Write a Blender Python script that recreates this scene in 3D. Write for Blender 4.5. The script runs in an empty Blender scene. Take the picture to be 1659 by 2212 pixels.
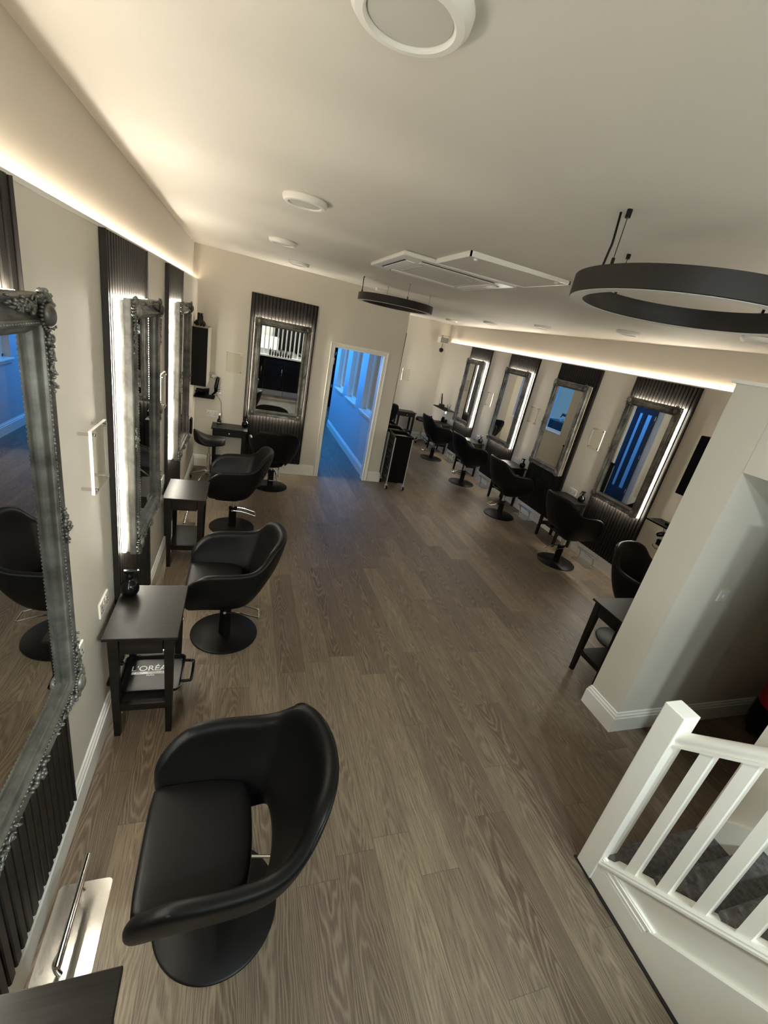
import bpy, bmesh, math, random
from mathutils import Vector, Matrix
random.seed(7)
PI = math.pi
SC = bpy.context.scene
COL = SC.collection

# ------------------------------------------------------------------ materials
MATS = {}
def lin(c):
    return tuple((v / 12.92 if v <= 0.04045 else ((v + 0.055) / 1.055) ** 2.4) for v in c)
def rgb(r, g, b):
    return lin((r / 255, g / 255, b / 255)) + (1,)
class NT:
    def __init__(s, name):
        s.m = bpy.data.materials.new(name); s.m.use_nodes = True
        s.t = s.m.node_tree; s.t.nodes.clear()
        s.out = s.t.nodes.new('ShaderNodeOutputMaterial')
        MATS[name] = s.m
    def n(s, typ, **kw):
        nd = s.t.nodes.new(typ)
        for k, v in kw.items():
            if k.startswith('i_'):
                key = k[2:].replace('_', ' ')
                nd.inputs[key].default_value = v
            else: setattr(nd, k, v)
        return nd
    def l(s, a, b): s.t.links.new(a, b)
    def math(s, op, a, b=None, c=None):
        nd = s.n('ShaderNodeMath', operation=op)
        for i, v in enumerate((a, b, c)):
            if v is None: continue
            if isinstance(v, (int, float)): nd.inputs[i].default_value = v
            else: s.l(v, nd.inputs[i])
        return nd.outputs[0]
    def ramp(s, fac, stops):
        nd = s.n('ShaderNodeValToRGB'); e = nd.color_ramp.elements
        while len(e) < len(stops): e.new(0.5)
        for el, (p, c) in zip(e, stops): el.position = p; el.color = c
        s.l(fac, nd.inputs[0]); return nd.outputs[0]
    def mix(s, fac, a, b, blend='MIX'):
        nd = s.n('ShaderNodeMix', data_type='RGBA', blend_type=blend)
        if isinstance(fac, (int, float)): nd.inputs[0].default_value = fac
        else: s.l(fac, nd.inputs[0])
        for i, v in ((6, a), (7, b)):
            if isinstance(v, tuple): nd.inputs[i].default_value = v
            else: s.l(v, nd.inputs[i])
        return nd.outputs[2]

def plain(name, col, rough=0.5, metal=0.0, var=0.06, scale=8.0, bump=0.0, bscale=60.0, spec=0.5, coat=0.0):
    N = NT(name)
    b = N.n('ShaderNodeBsdfPrincipled'); N.l(b.outputs[0], N.out.inputs[0])
    tc = N.n('ShaderNodeTexCoord')
    nz = N.n('ShaderNodeTexNoise', i_Scale=scale, i_Detail=4.0); N.l(tc.outputs['Object'], nz.inputs['Vector'])
    lo = tuple(max(0, v * (1 - var)) for v in col[:3]) + (1,)
    hi = tuple(min(1, v * (1 + var)) for v in col[:3]) + (1,)
    N.l(N.ramp(nz.outputs[0], [(0.3, lo), (0.7, hi)]), b.inputs['Base Color'])
    b.inputs['Roughness'].default_value = rough
    b.inputs['Metallic'].default_value = metal
    b.inputs['Specular IOR Level'].default_value = spec
    b.inputs['Coat Weight'].default_value = coat
    if bump:
        nb = N.n('ShaderNodeTexNoise', i_Scale=bscale, i_Detail=3.0); N.l(tc.outputs['Object'], nb.inputs['Vector'])
        bp = N.n('ShaderNodeBump', i_Strength=bump, i_Distance=0.01)
        N.l(nb.outputs[0], bp.inputs['Height']); N.l(bp.outputs[0], b.inputs['Normal'])
    return N.m
def emit(name, col, strength):
    N = NT(name)
    e = N.n('ShaderNodeEmission'); e.inputs[0].default_value = col; e.inputs[1].default_value = strength
    N.l(e.outputs[0], N.out.inputs[0]); return N.m

plain('wall_paint', (0.67, 0.615, 0.525, 1), 0.62, var=0.015, scale=2.0, bump=0.04, bscale=220)
plain('ceiling_paint', (0.62, 0.58, 0.515, 1), 0.75, var=0.012, scale=1.5, bump=0.03, bscale=160)
plain('white_gloss', (0.84, 0.81, 0.74, 1), 0.35, var=0.012, scale=5)
plain('white_plastic', (0.76, 0.73, 0.67, 1), 0.4, var=0.01)
plain('grey_diffuser', (0.50, 0.48, 0.43, 1), 0.6, var=0.015)
plain('black_leather', (0.0052, 0.0050, 0.0049, 1), 0.40, var=0.12, scale=14, bump=0.08, bscale=420, spec=0.15)
plain('black_piping', (0.016, 0.015, 0.014, 1), 0.4, var=0.1, spec=0.3)
plain('black_metal', (0.0055, 0.005, 0.0046, 1), 0.42, var=0.1, spec=0.15)
plain('black_plastic', (0.004, 0.0038, 0.0038, 1), 0.4, var=0.1, spec=0.13)
plain('black_gloss', (0.004, 0.0036, 0.004, 1), 0.12, var=0.1, spec=0.3)
plain('tray_black', (0.006, 0.0056, 0.0055, 1), 0.28, var=0.1, spec=0.12)
plain('ring_metal', (0.022, 0.0185, 0.016, 1), 0.5, var=0.1, spec=0.2)
plain('chrome', (0.74, 0.72, 0.69, 1), 0.14, 1.0, var=0.03)
plain('steel', (0.66, 0.63, 0.58, 1), 0.2, 1.0, var=0.05)
plain('slat_dark', (0.017, 0.0145, 0.0125, 1), 0.5, var=0.2, scale=18, spec=0.16)
plain('speaker_grey', (0.16, 0.155, 0.145, 1), 0.6)
plain('silver_paint', (0.50, 0.48, 0.44, 1), 0.35, 0.3)
plain('led_tape', (0.5, 0.42, 0.3, 1), 0.4)
plain('navy_paint', (0.02, 0.03, 0.06, 1), 0.35, var=0.05)
plain('cabinet_brown', (0.0055, 0.0046, 0.0042, 1), 0.6, var=0.1, spec=0.06)
plain('cabinet_edge', (0.24, 0.22, 0.18, 1), 0.5, var=0.05)
plain('red_plastic', (0.35, 0.01, 0.02, 1), 0.3, var=0.05)
plain('teal_dark', (0.01, 0.03, 0.035, 1), 0.4)
plain('bottle_brown', (0.05, 0.02, 0.012, 1), 0.25)
plain('kick_silver', (0.5, 0.52, 0.56, 1), 0.35, 0.8)
plain('corridor_paint', (0.55, 0.58, 0.62, 1), 0.5, var=0.015)
plain('logo_white', (0.75, 0.75, 0.74, 1), 0.5, var=0.0)
plain('drywood_item', (0.45, 0.32, 0.24, 1), 0.5)
WARM = (1.0, 0.84, 0.67, 1)
WARMW = (1.0, 0.94, 0.79, 1)
emit('cove_led', WARM, 78.0)
emit('mirror_led', WARMW, 150.0)

# dark-stained table wood
def table_wood():
    N = NT('espresso_wood'); b = N.n('ShaderNodeBsdfPrincipled'); N.l(b.outputs[0], N.out.inputs[0])
    tc = N.n('ShaderNodeTexCoord'); mp = N.n('ShaderNodeMapping'); mp.inputs['Scale'].default_value = (60, 3, 20)
    N.l(tc.outputs['Object'], mp.inputs[0])
    nz = N.n('ShaderNodeTexNoise', i_Scale=2.0, i_Detail=5.0); N.l(mp.outputs[0], nz.inputs['Vector'])
    N.l(N.ramp(nz.outputs[0], [(0.3, (0.0065, 0.0052, 0.0045, 1)), (0.75, (0.013, 0.0105, 0.009, 1))]), b.inputs['Base Color']); b.inputs['Specular IOR Level'].default_value = 0.17
    N.l(N.ramp(nz.outputs[0], [(0.3, (0.38, 0.38, 0.38, 1)), (0.8, (0.48, 0.48, 0.48, 1))]), b.inputs['Roughness'])
    bp = N.n('ShaderNodeBump', i_Strength=0.05, i_Distance=0.005); N.l(nz.outputs[0], bp.inputs['Height']); N.l(bp.outputs[0], b.inputs['Normal'])
table_wood()

# antique silver of the mirror frames
def silver():
    N = NT('antique_silver'); b = N.n('ShaderNodeBsdfPrincipled'); N.l(b.outputs[0], N.out.inputs[0])
    tc = N.n('ShaderNodeTexCoord')
    nz = N.n('ShaderNodeTexNoise', i_Scale=6.0, i_Detail=6.0, i_Roughness=0.65); N.l(tc.outputs['Object'], nz.inputs['Vector'])
    N.l(N.ramp(nz.outputs[0], [(0.32, (0.085, 0.080, 0.070, 1)), (0.66, (0.33, 0.32, 0.29, 1))]), b.inputs['Base Color'])
    b.inputs['Metallic'].default_value = 0.6; b.inputs['Roughness'].default_value = 0.42
silver()
def mirror_glass():
    N = NT('mirror_glass'); b = N.n('ShaderNodeBsdfPrincipled'); N.l(b.outputs[0], N.out.inputs[0])
    b.inputs['Base Color'].default_value = (0.82, 0.83, 0.82, 1); b.inputs['Metallic'].default_value = 1; b.inputs['Roughness'].default_value = 0.0
mirror_glass()
def glass(name, tint, r0, rough=0.02):
    N = NT(name)
    tr = N.n('ShaderNodeBsdfTransparent'); tr.inputs[0].default_value = tint
    gl = N.n('ShaderNodeBsdfGlossy'); gl.inputs['Roughness'].default_value = rough
    lw = N.n('ShaderNodeLayerWeight', i_Blend=0.5)
    fr = N.n('ShaderNodeMath', operation='MULTIPLY'); N.l(N.math('POWER', lw.outputs['Facing'], 4.0), fr.inputs[0]); fr.inputs[1].default_value = r0
    mx = N.n('ShaderNodeMixShader'); N.l(fr.outputs[0], mx.inputs[0]); N.l(tr.outputs[0], mx.inputs[1]); N.l(gl.outputs[0], mx.inputs[2])
    N.l(mx.outputs[0], N.out.inputs[0])
glass('window_glass', (0.93, 0.96, 0.96, 1), 0.9)
glass('acrylic', (0.985, 0.985, 0.972, 1), 0.12)

# wood-plank vinyl floor: planks run along Y, 0.195 m wide
def floor_mat():
    N = NT('plank_floor'); b = N.n('ShaderNodeBsdfPrincipled'); N.l(b.outputs[0], N.out.inputs[0])
    tc = N.n('ShaderNodeTexCoord'); sx = N.n('ShaderNodeSeparateXYZ'); N.l(tc.outputs['Object'], sx.inputs[0])
    X, Y = sx.outputs[0], sx.outputs[1]
    W, L = 0.195, 1.30
    u = N.math('DIVIDE', N.math('SUBTRACT', X, 0.570), W)
    row = N.math('FLOOR', u); fu = N.math('SUBTRACT', u, row)
    wr = N.n('ShaderNodeTexWhiteNoise', noise_dimensions='1D'); N.l(row, wr.inputs['W'])
    v = N.math('ADD', N.math('DIVIDE', Y, L), N.math('MULTIPLY', wr.outputs[0], 7.0))
    pl = N.math('FLOOR', v); fv = N.math('SUBTRACT', v, pl)
    cb = N.n('ShaderNodeCombineXYZ'); N.l(row, cb.inputs[0]); N.l(pl, cb.inputs[1])
    wn = N.n('ShaderNodeTexWhiteNoise', noise_dimensions='2D'); N.l(cb.outputs[0], wn.inputs['Vector'])
    rs = N.n('ShaderNodeSeparateXYZ'); N.l(wn.outputs['Color'], rs.inputs[0])
    r1, r2, r3 = rs.outputs[0], rs.outputs[1], rs.outputs[2]
    # grain coordinates offset per plank
    gx = N.math('ADD', N.math('MULTIPLY', fu, W), N.math('MULTIPLY', r1, 13.0))
    gy = N.math('ADD', Y, N.math('MULTIPLY', r2, 17.0))
    g = N.n('ShaderNodeCombineXYZ'); N.l(gx, g.inputs[0]); N.l(gy, g.inputs[1])
    m1 = N.n('ShaderNodeMapping'); m1.inputs['Scale'].default_value = (95, 3.2, 1); N.l(g.outputs[0], m1.inputs[0])
    fine = N.n('ShaderNodeTexNoise', i_Scale=1.6, i_Detail=6.0, i_Roughness=0.7, i_Distortion=0.25); N.l(m1.outputs[0], fine.inputs['Vector'])
    m2 = N.n('ShaderNodeMapping'); m2.inputs['Scale'].default_value = (7, 1.3, 1); N.l(g.outputs[0], m2.inputs[0])
    wob = N.n('ShaderNodeTexNoise', i_Scale=1.0, i_Detail=3.0); N.l(m2.outputs[0], wob.inputs['Vector'])
    # cathedral rings: parabolic bands along the plank
    dx = N.math('SUBTRACT', fu, N.math('ADD', 0.3, N.math('MULTIPLY', r3, 0.4)))
    para = N.math('MULTIPLY', N.math('MULTIPLY', dx, dx), 4.2)
    sgn = N.math('SUBTRACT', N.math('MULTIPLY', N.math('GREATER_THAN', r1, 0.5), 2.0), 1.0)
    ph = N.math('ADD', N.math('ADD', N.math('MULTIPLY', N.math('MULTIPLY', gy, 0.9), sgn), para), N.math('MULTIPLY', wob.outputs[0], 1.5))
    bands = N.math('SINE', N.math('MULTIPLY', ph, 46.0))
    bands = N.math('MULTIPLY', N.math('ADD', bands, 1.0), 0.5)
    bands = N.math('POWER', bands, 2.2)
    m3 = N.n('ShaderNodeMapping'); m3.inputs['Scale'].default_value = (9, 1.1, 1); N.l(g.outputs[0], m3.inputs[0])
    mot = N.n('ShaderNodeTexNoise', i_Scale=1.2, i_Detail=2.0); N.l(m3.outputs[0], mot.inputs['Vector'])
    base = N.ramp(r3, [(0.0, (0.104, 0.074, 0.053, 1)), (0.3, (0.144, 0.108, 0.077, 1)), (0.6, (0.174, 0.136, 0.094, 1)), (0.85, (0.217, 0.172, 0.119, 1)), (1.0, (0.120, 0.085, 0.067, 1))])
    c = N.mix(N.ramp(fine.outputs[0], [(0.39, (0, 0, 0, 1)), (0.64, (1, 1, 1, 1))]), N.mix(1.0, base, (0.56, 0.54, 0.52, 1), 'MULTIPLY'), N.mix(1.0, base, (1.30, 1.27, 1.20, 1), 'MULTIPLY'))
    c = N.mix(N.math('MULTIPLY', bands, 0.42), c, (0.298, 0.242, 0.168, 1))
    c = N.mix(N.ramp(mot.outputs[0], [(0.35, (0, 0, 0, 1)), (0.7, (0.42, 0.42, 0.42, 1))]), c, (0.090, 0.064, 0.049, 1))
    e1 = N.math('MINIMUM', fu, N.math('SUBTRACT', 1.0, fu)); e1 = N.math('MULTIPLY', e1, W)
    e2 = N.math('MULTIPLY', N.math('MINIMUM', fv, N.math('SUBTRACT', 1.0, fv)), L)
    ed = N.math('LESS_THAN', N.math('MINIMUM', e1, e2), 0.0011)
    c = N.mix(N.math('MULTIPLY', ed, 0.55), c, (0.035, 0.026, 0.021, 1))
    N.l(c, b.inputs['Base Color'])
    b.inputs['Roughness'].default_value = 0.48
    b.inputs['Specular IOR Level'].default_value = 0.42
    bp = N.n('ShaderNodeBump', i_Strength=0.09, i_Distance=0.003)
    N.l(N.math('SUBTRACT', fine.outputs[0], N.math('MULTIPLY', ed, 0.8)), bp.inputs['Height']); N.l(bp.outputs[0], b.inputs['Normal'])
floor_mat()
def carpet():
    N = NT('grey_carpet'); b = N.n('ShaderNodeBsdfPrincipled'); N.l(b.outputs[0], N.out.inputs[0])
    tc = N.n('ShaderNodeTexCoord')
    nz = N.n('ShaderNodeTexNoise', i_Scale=34.0, i_Detail=5.0, i_Roughness=0.75); N.l(tc.outputs['Object'], nz.inputs['Vector'])
    N.l(N.ramp(nz.outputs[0], [(0.35, (0.045, 0.04, 0.04, 1)), (0.7, (0.15, 0.138, 0.135, 1))]), b.inputs['Base Color'])
    b.inputs['Roughness'].default_value = 0.95
    bp = N.n('ShaderNodeBump', i_Strength=0.6, i_Distance=0.006); N.l(nz.outputs[0], bp.inputs['Height']); N.l(bp.outputs[0], b.inputs['Normal'])
carpet()

# ------------------------------------------------------------------ mesh builder
class MB:
    def __init__(s): s.bm = bmesh.new()
    def box(s, a, b, bev=0.0, seg=2):
        bm = s.bm
        xs = (min(a[0], b[0]), max(a[0], b[0])); ys = (min(a[1], b[1]), max(a[1], b[1])); zs = (min(a[2], b[2]), max(a[2], b[2]))
        V = [bm.verts.new((x, y, z)) for x in xs for y in ys for z in zs]
        F = [(0, 1, 3, 2), (4, 6, 7, 5), (0, 4, 5, 1), (2, 3, 7, 6), (0, 2, 6, 4), (1, 5, 7, 3)]
        fs = [bm.faces.new([V[i] for i in f]) for f in F]
        if bev:
            ed = list({e for f in fs for e in f.edges})
            bmesh.ops.bevel(bm, geom=ed, offset=bev, segments=seg, affect='EDGES', profile=0.5)
        return s
    def hull(s, lo, hi):       # loft between two equal-length rings, capped
        bm = s.bm; A = [bm.verts.new(p) for p in lo]; B = [bm.verts.new(p) for p in hi]; n = len(A)
        for i in range(n): bm.faces.new((A[i], A[(i + 1) % n], B[(i + 1) % n], B[i]))
        bm.faces.new(A[::-1]); bm.faces.new(B); return s
    def taper(s, c0, h0, c1, h1):   # tapered square bar: centre, half-size at both ends
        q = ((-1, -1), (1, -1), (1, 1), (-1, 1))
        return s.hull([(c0[0] + a * h0, c0[1] + b * h0, c0[2]) for a, b in q], [(c1[0] + a * h1, c1[1] + b * h1, c1[2]) for a, b in q])
    def prism(s, poly, ax, a, b):   # poly in the two other axes
        def P(p, t):
            return (t, p[0], p[1]) if ax == 0 else ((p[0], t, p[1]) if ax == 1 else (p[0], p[1], t))
        return s.hull([P(p, a) for p in poly], [P(p, b) for p in poly])
    def lathe(s, prof, n=32, c=(0, 0, 0), ax=2):
        bm = s.bm; rings = []
        for r, z in prof:
            if r < 1e-6: rings.append([bm.verts.new(s._ax(0, 0, z, c, ax))])
            else: rings.append([bm.verts.new(s._ax(r * math.cos(2 * PI * i / n), r * math.sin(2 * PI * i / n), z, c, ax)) for i in range(n)])
        for A, B in zip(rings, rings[1:]):
            if len(A) == 1 and len(B) == 1: continue
            for i in range(n):
                j = (i + 1) % n
                if len(A) == 1: bm.faces.new((A[0], B[j], B[i]))
                elif len(B) == 1: bm.faces.new((A[i], A[j], B[0]))
                else: bm.faces.new((A[i], A[j], B[j], B[i]))
        return s
    def _ax(s, x, y, z, c, ax):
        v = (x, y, z) if ax == 2 else ((x, z, -y) if ax == 1 else (z, x, y))
        return (v[0] + c[0], v[1] + c[1], v[2] + c[2])
    def tube(s, pts, r, n=8, closed=False):
        bm = s.bm; P = [Vector(p) for p in pts]; m = len(P); rings = []
        rr = r if isinstance(r, (list, tuple)) else [r] * m
        up = None
        for i in range(m):
            t = (P[(i + 1) % m] - P[i - 1]) if closed else (P[min(i + 1, m - 1)] - P[max(i - 1, 0)])
            t.normalize()
            if up is None:
                up = Vector((0, 0, 1)) if abs(t.z) < 0.9 else Vector((1, 0, 0))
            a = up - t * up.dot(t)
            if a.length < 1e-5: a = t.orthogonal()
            a.normalize(); b = t.cross(a); up = a
            rings.append([bm.verts.new(P[i] + a * (rr[i] * math.cos(2 * PI * k / n)) + b * (rr[i] * math.sin(2 * PI * k / n))) for k in range(n)])
        for i in range(m if closed else m - 1):
            A, B = rings[i], rings[(i + 1) % m]
            for k in range(n): bm.faces.new((A[k], A[(k + 1) % n], B[(k + 1) % n], B[k]))
        if not closed: bm.faces.new(rings[0][::-1]); bm.faces.new(rings[-1])
        return s
    def cyl(s, a, b, r, r2=None, n=20): return s.tube([a, b], [r, r if r2 is None else r2], n)
    def blob(s, c, sc, rot=0.0, sub=1, axis='Y'):
        m = Matrix.Translation(c) @ Matrix.Rotation(rot, 4, axis) @ Matrix.Diagonal((sc[0], sc[1], sc[2], 1))
        bmesh.ops.create_icosphere(s.bm, subdivisions=sub, radius=1.0, matrix=m); return s
    def grid(s, rows, close_u=False, close_v=False):
        bm = s.bm; V = [[bm.verts.new(p) for p in r] for r in rows]
        nu, nv = len(V), len(V[0])
        for i in range(nu if close_u else nu - 1):
            for j in range(nv if close_v else nv - 1):
                bm.faces.new((V[i][j], V[(i + 1) % nu][j], V[(i + 1) % nu][(j + 1) % nv], V[i][(j + 1) % nv]))
        return V
    def quad(s, *p): s.bm.faces.new([s.bm.verts.new(q) for q in p]); return s
    def build(s, name, mat, parent=None, smooth=False, sub=0, bev=0.0, angle=None, loc=(0, 0, 0)):
        bmesh.ops.recalc_face_normals(s.bm, faces=s.bm.faces[:])
        me = bpy.data.meshes.new(name); s.bm.to_mesh(me); s.bm.free()
        me.materials.append(MATS[mat] if isinstance(mat, str) else mat)
        if smooth:
            me.polygons.foreach_set('use_smooth', [True] * len(me.polygons))
            if angle: me.set_sharp_from_angle(angle=math.radians(angle))
        o = bpy.data.objects.new(name, me); COL.objects.link(o); o.location = loc
        if parent: o.parent = parent
        if bev:
            md = o.modifiers.new('bevel', 'BEVEL'); md.width = bev; md.segments = 2; md.limit_method = 'ANGLE'
        if sub:
            md = o.modifiers.new('subd', 'SUBSURF'); md.levels = sub; md.render_levels = sub
        return o
def thing(name, label, cat, loc=(0, 0, 0), rz=0.0, group=None):
    o = bpy.data.objects.new(name, None); COL.objects.link(o); o.empty_display_size = 0.1
    o.location = loc; o.rotation_euler = (0, 0, rz); return tag(o, label, cat, group)
def tag(o, label, cat, group=None):
    o['label'] = label; o['category'] = cat
    if group: o['group'] = group
    elif 'group' in o: del o['group']
    return o
def struct(name, mb, mat, **kw):
    o = mb.build(name, mat, **kw); o['kind'] = 'structure'; return o
def dup(root, label, loc, rz=0.0, group=None):
    r = root.copy(); COL.objects.link(r); r.location = loc; r.rotation_euler = (0, 0, rz)
    tag(r, label, root['category'], group or root.get('group'))
    for ch in list(root.children):
        c = ch.copy(); COL.objects.link(c); c.parent = r
        for g in list(ch.children):
            d = g.copy(); COL.objects.link(d); d.parent = c
    return r
def part(root, name):
    return [c for c in root.children if c.name.split('.')[0] == name]
def text_mesh(name, body, size, mat, parent, mtx, bold=0.0, align='CENTER', extrude=0.0006):
    cu = bpy.data.curves.new(name, 'FONT'); cu.body = body; cu.size = size; cu.align_x = align; cu.extrude = extrude; cu.offset = bold
    t = bpy.data.objects.new(name + '_source', cu); COL.objects.link(t)
    dg = bpy.context.evaluated_depsgraph_get()
    me = bpy.data.meshes.new_from_object(t.evaluated_get(dg)); bpy.data.objects.remove(t)
    me.transform(mtx); me.name = name; me.materials.clear(); me.materials.append(MATS[mat])
    o = bpy.data.objects.new(name, me); COL.objects.link(o); o.parent = parent; return o

# ------------------------------------------------------------------ room constants
XL, XR = -0.595, 4.66          # faces of the built-out lower side walls
YB, YR = 6.74, 10.5            # back wall, back wall of the recess on the right
LEDL, LEDR = 2.488, 2.43       # ledge heights
def zc(x): return 2.90 - 0.0148 * (x + 0.65)
YN = -4.6                      # wall behind the camera

# ---- floor, ceiling
struct('floor', MB().box((-0.8, YN, -0.06), (5.0, 13.6, 0)), 'plank_floor')
cm = MB()
x0, x1 = -0.9, 5.0
cm.hull([(x0, YN, zc(x0)), (x1, YN, zc(x1)), (x1, 11, zc(x1)), (x0, 11, zc(x0))], [(x0, YN, 3.05), (x1, YN, 3.05), (x1, 11, 3.05), (x0, 11, 3.05)])
struct('ceiling', cm, 'ceiling_paint')
# ---- left wall: upper wall set back behind a ledge, lower wall built out
struct('wall_left', MB().box((-0.85, -1.5, 0), (-0.655, YB, 3.0)).box((-0.85, YN, 0), (-0.655, -3.5, 3.0)).box((-0.85, -3.5, 0), (-0.655, -1.5, 1.35)).box((-0.85, -3.5, 2.65), (-0.655, -1.5, 3.0)), 'wall_paint')
struct('wall_left_lower', MB().box((-0.66, -1.4, 0), (XL, YB, LEDL), bev=0.003), 'wall_paint')
struct('trim_10', MB().box((-0.606, -1.4, LEDL - 0.004), (-0.592, YB, LEDL + 0.011)), 'white_gloss')
struct('trim_11', MB().box((4.657, 1.95, LEDR - 0.004), (4.671, YR, LEDR + 0.011)), 'white_gloss')
# ---- right wall
struct('wall_right', MB().box((4.72, YN, 0), (4.9, YR, 3.0)), 'wall_paint')
struct('wall_right_lower', MB().box((XR, 1.8, 0), (4.725, YR, LEDR), bev=0.003), 'wall_paint')
# ---- back wall with the doorway
dx0, dx1, dz = 1.272, 2.022, 2.0
b = MB().box((-0.7, YB, 0), (dx0 - 0.03, YB + 0.12, 3.0)).box((dx1 + 0.03, YB, 0), (2.306, YB + 0.12, 3.0)).box((dx0 - 0.03, YB, dz + 0.03), (dx1 + 0.03, YB + 0.12, 3.0))
struct('wall_back', b, 'wall_paint')
# corridor wall / left side of the recess with three openings
wy = [(7.02, 7.75), (8.20, 9.00), (9.42, 10.22)]
zs, zt = 0.98, 2.12
b = MB()
ys = [YB + 0.11] + [v for w in wy for v in w] + [10.6]
for i in range(0, len(ys), 2): b.box((2.075, ys[i], 0), (2.306, ys[i + 1], 3.0))
for a, c in wy: b.box((2.075, a, 0), (2.306, c, zs)).box((2.075, a, zt), (2.306, c, 3.0))
wall_side = struct('wall_recess_left', b, 'wall_paint')
wall_side.data.materials.append(MATS['corridor_paint'])
struct('wall_recess_back', MB().box((2.30, YR, 0), (4.9, YR + 0.12, 3.0)), 'wall_paint')
# corridor beyond
struct('wall_corridor_left', MB().box((0.15, YB + 0.12, 0), (0.3, 9.4, 3.0)).box((0.15, 9.4, 0), (0.3, 11.4, 0.95)).box((0.15, 9.4, 2.2), (0.3, 11.4, 3)).box((0.15, 11.4, 0), (0.3, 13.4, 3)), 'corridor_paint')
struct('wall_corridor_end', MB().box((0.15, 13.35, 0), (0.5, 13.5, 3.0)).box((1.7, 13.35, 0), (3.5, 13.5, 3.0)).box((0.5, 13.35, 0), (1.7, 13.5, 0.7)).box((0.5, 13.35, 2.3), (1.7, 13.5, 3.0)), 'corridor_paint')
struct('window_6', MB().box((0.5, 13.38, 0.7), (0.56, 13.44, 2.3)).box((1.64, 13.38, 0.7), (1.7, 13.44, 2.3)).box((0.56, 13.38, 0.7), (1.64, 13.44, 0.76)).box((0.56, 13.38, 2.24), (1.64, 13.44, 2.3)), 'white_gloss')
struct('wall_corridor_right', MB().box((3.3, 10.62, 0), (3.45, 13.4, 3.0)), 'corridor_paint')
struct('ceiling_corridor', MB().box((0.15, YB + 0.12, 2.6), (2.08, 13.5, 2.7)).box((2.07, 10.62, 2.6), (3.5, 13.5, 2.7)), 'ceiling_paint')
struct('window_4', MB().box((0.2, 9.4, 0.95), (0.24, 11.4, 1.0)).box((0.2, 9.4, 2.15), (0.24, 11.4, 2.2)).box((0.2, 9.4, 1.0), (0.24, 9.45, 2.15)).box((0.2, 11.35, 1.0), (0.24, 11.4, 2.15)).box((0.2, 10.38, 1.0), (0.24, 10.43, 2.15)), 'white_gloss')
# skin of corridor paint on the corridor face of the recess wall
for i in range(0, len(ys), 2):
    struct('trim_%d' % (20 + i), MB().box((2.070, ys[i] + 0.001, 0.17), (2.0755, ys[i + 1] - 0.001, 2.6)), 'corridor_paint')
for i, (a, c) in enumerate(wy): struct('trim_%d' % (30 + i), MB().box((2.070, a, 0.17), (2.0755, c, zs)), 'corridor_paint')
for i, (a, c) in enumerate(wy):
    w = MB().box((2.035, a - 0.03, zs), (2.34, c + 0.03, zs + 0.03), bev=0.008).box((2.05, a - 0.02, zs - 0.03), (2.074, c + 0.02, zs))
    for yy in (a, c - 0.035): w.box((2.16, yy, zs + 0.03), (2.21, yy + 0.035, zt))
    w.box((2.16, a, zt - 0.035), (2.21, c, zt)).box((2.16, a, zs + 0.03), (2.21, c, zs + 0.065))
    wo = struct('window_%d' % (i + 1), w, 'white_gloss')
    p = MB().box((2.180, a + 0.03, zs + 0.06), (2.186, c - 0.03, zt - 0.03)).build('pane', 'window_glass', wo)
# ---- wall (pillar) at the right with ledge and lowered passage
struct('wall_pillar', MB().box((2.678, 1.668, 0), (4.72, 1.925, LEDR)), 'wall_paint')
struct('wall_bulkhead', MB().box((2.678, YN, 1.98), (4.72, 1.669, LEDR)), 'wall_paint')
struct('trim_1', MB().box((2.657, YN, LEDR), (2.95, 1.948, LEDR + 0.022), bev=0.003), 'white_gloss')
struct('wall_stair', MB().box((2.57, YN, 0), (2.662, 0.93, 1.99)), 'wall_paint')
struct('wall_passage', MB().box((4.2, YN, 0), (4.3, 1.0, 1.98)), 'wall_paint')
# ---- skirting
def skirt(name, pts, h=0.17, t=0.02, side=1, mat='white_gloss'):
    """skirting along a floor path; side=+1 puts it on the left of the direction of travel"""
    prof = [(0, 0), (t, 0), (t, h * 0.72), (t * 0.75, h * 0.76), (t * 0.75, h * 0.84), (t * 0.4, h * 0.9), (t * 0.4, h * 0.97), (0, h)]
    mb = MB(); n = len(pts); rows = []
    for i, p in enumerate(pts):
        p = Vector((p[0], p[1]))
        def nrm(a, b):
            d = (Vector(b) - Vector(a)).normalized(); return Vector((-d.y, d.x)) * side
        if i == 0: o = nrm(pts[0], pts[1])
        elif i == n - 1: o = nrm(pts[-2], pts[-1])
        else:
            a, c = nrm(pts[i - 1], pts[i]), nrm(pts[i], pts[i + 1]); o = (a + c); o = o / max(0.2, o.dot(a))
        rows.append([(p.x + o.x * u, p.y + o.y * u, v) for u, v in prof])
    mb.grid(rows, close_v=True)
    return struct(name, mb, mat, bev=0.0)
skirt('baseboard_left', [(XL, 0.2), (XL, YB)], side=-1)
skirt('baseboard_back', [(XL, YB), (dx0 - 0.075, YB)], side=-1)
skirt('baseboard_door', [(dx1 + 0.075, YB), (2.306, YB), (2.306, YR), (XR, YR)], side=-1)
skirt('baseboard_right', [(XR, YR), (XR, 1.925), (2.678, 1.925), (2.678, 1.668), (4.7, 1.668)], side=-1)
skirt('baseboard_corridor', [(2.075, YB + 0.12), (2.075, 10.6)], side=1)
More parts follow.
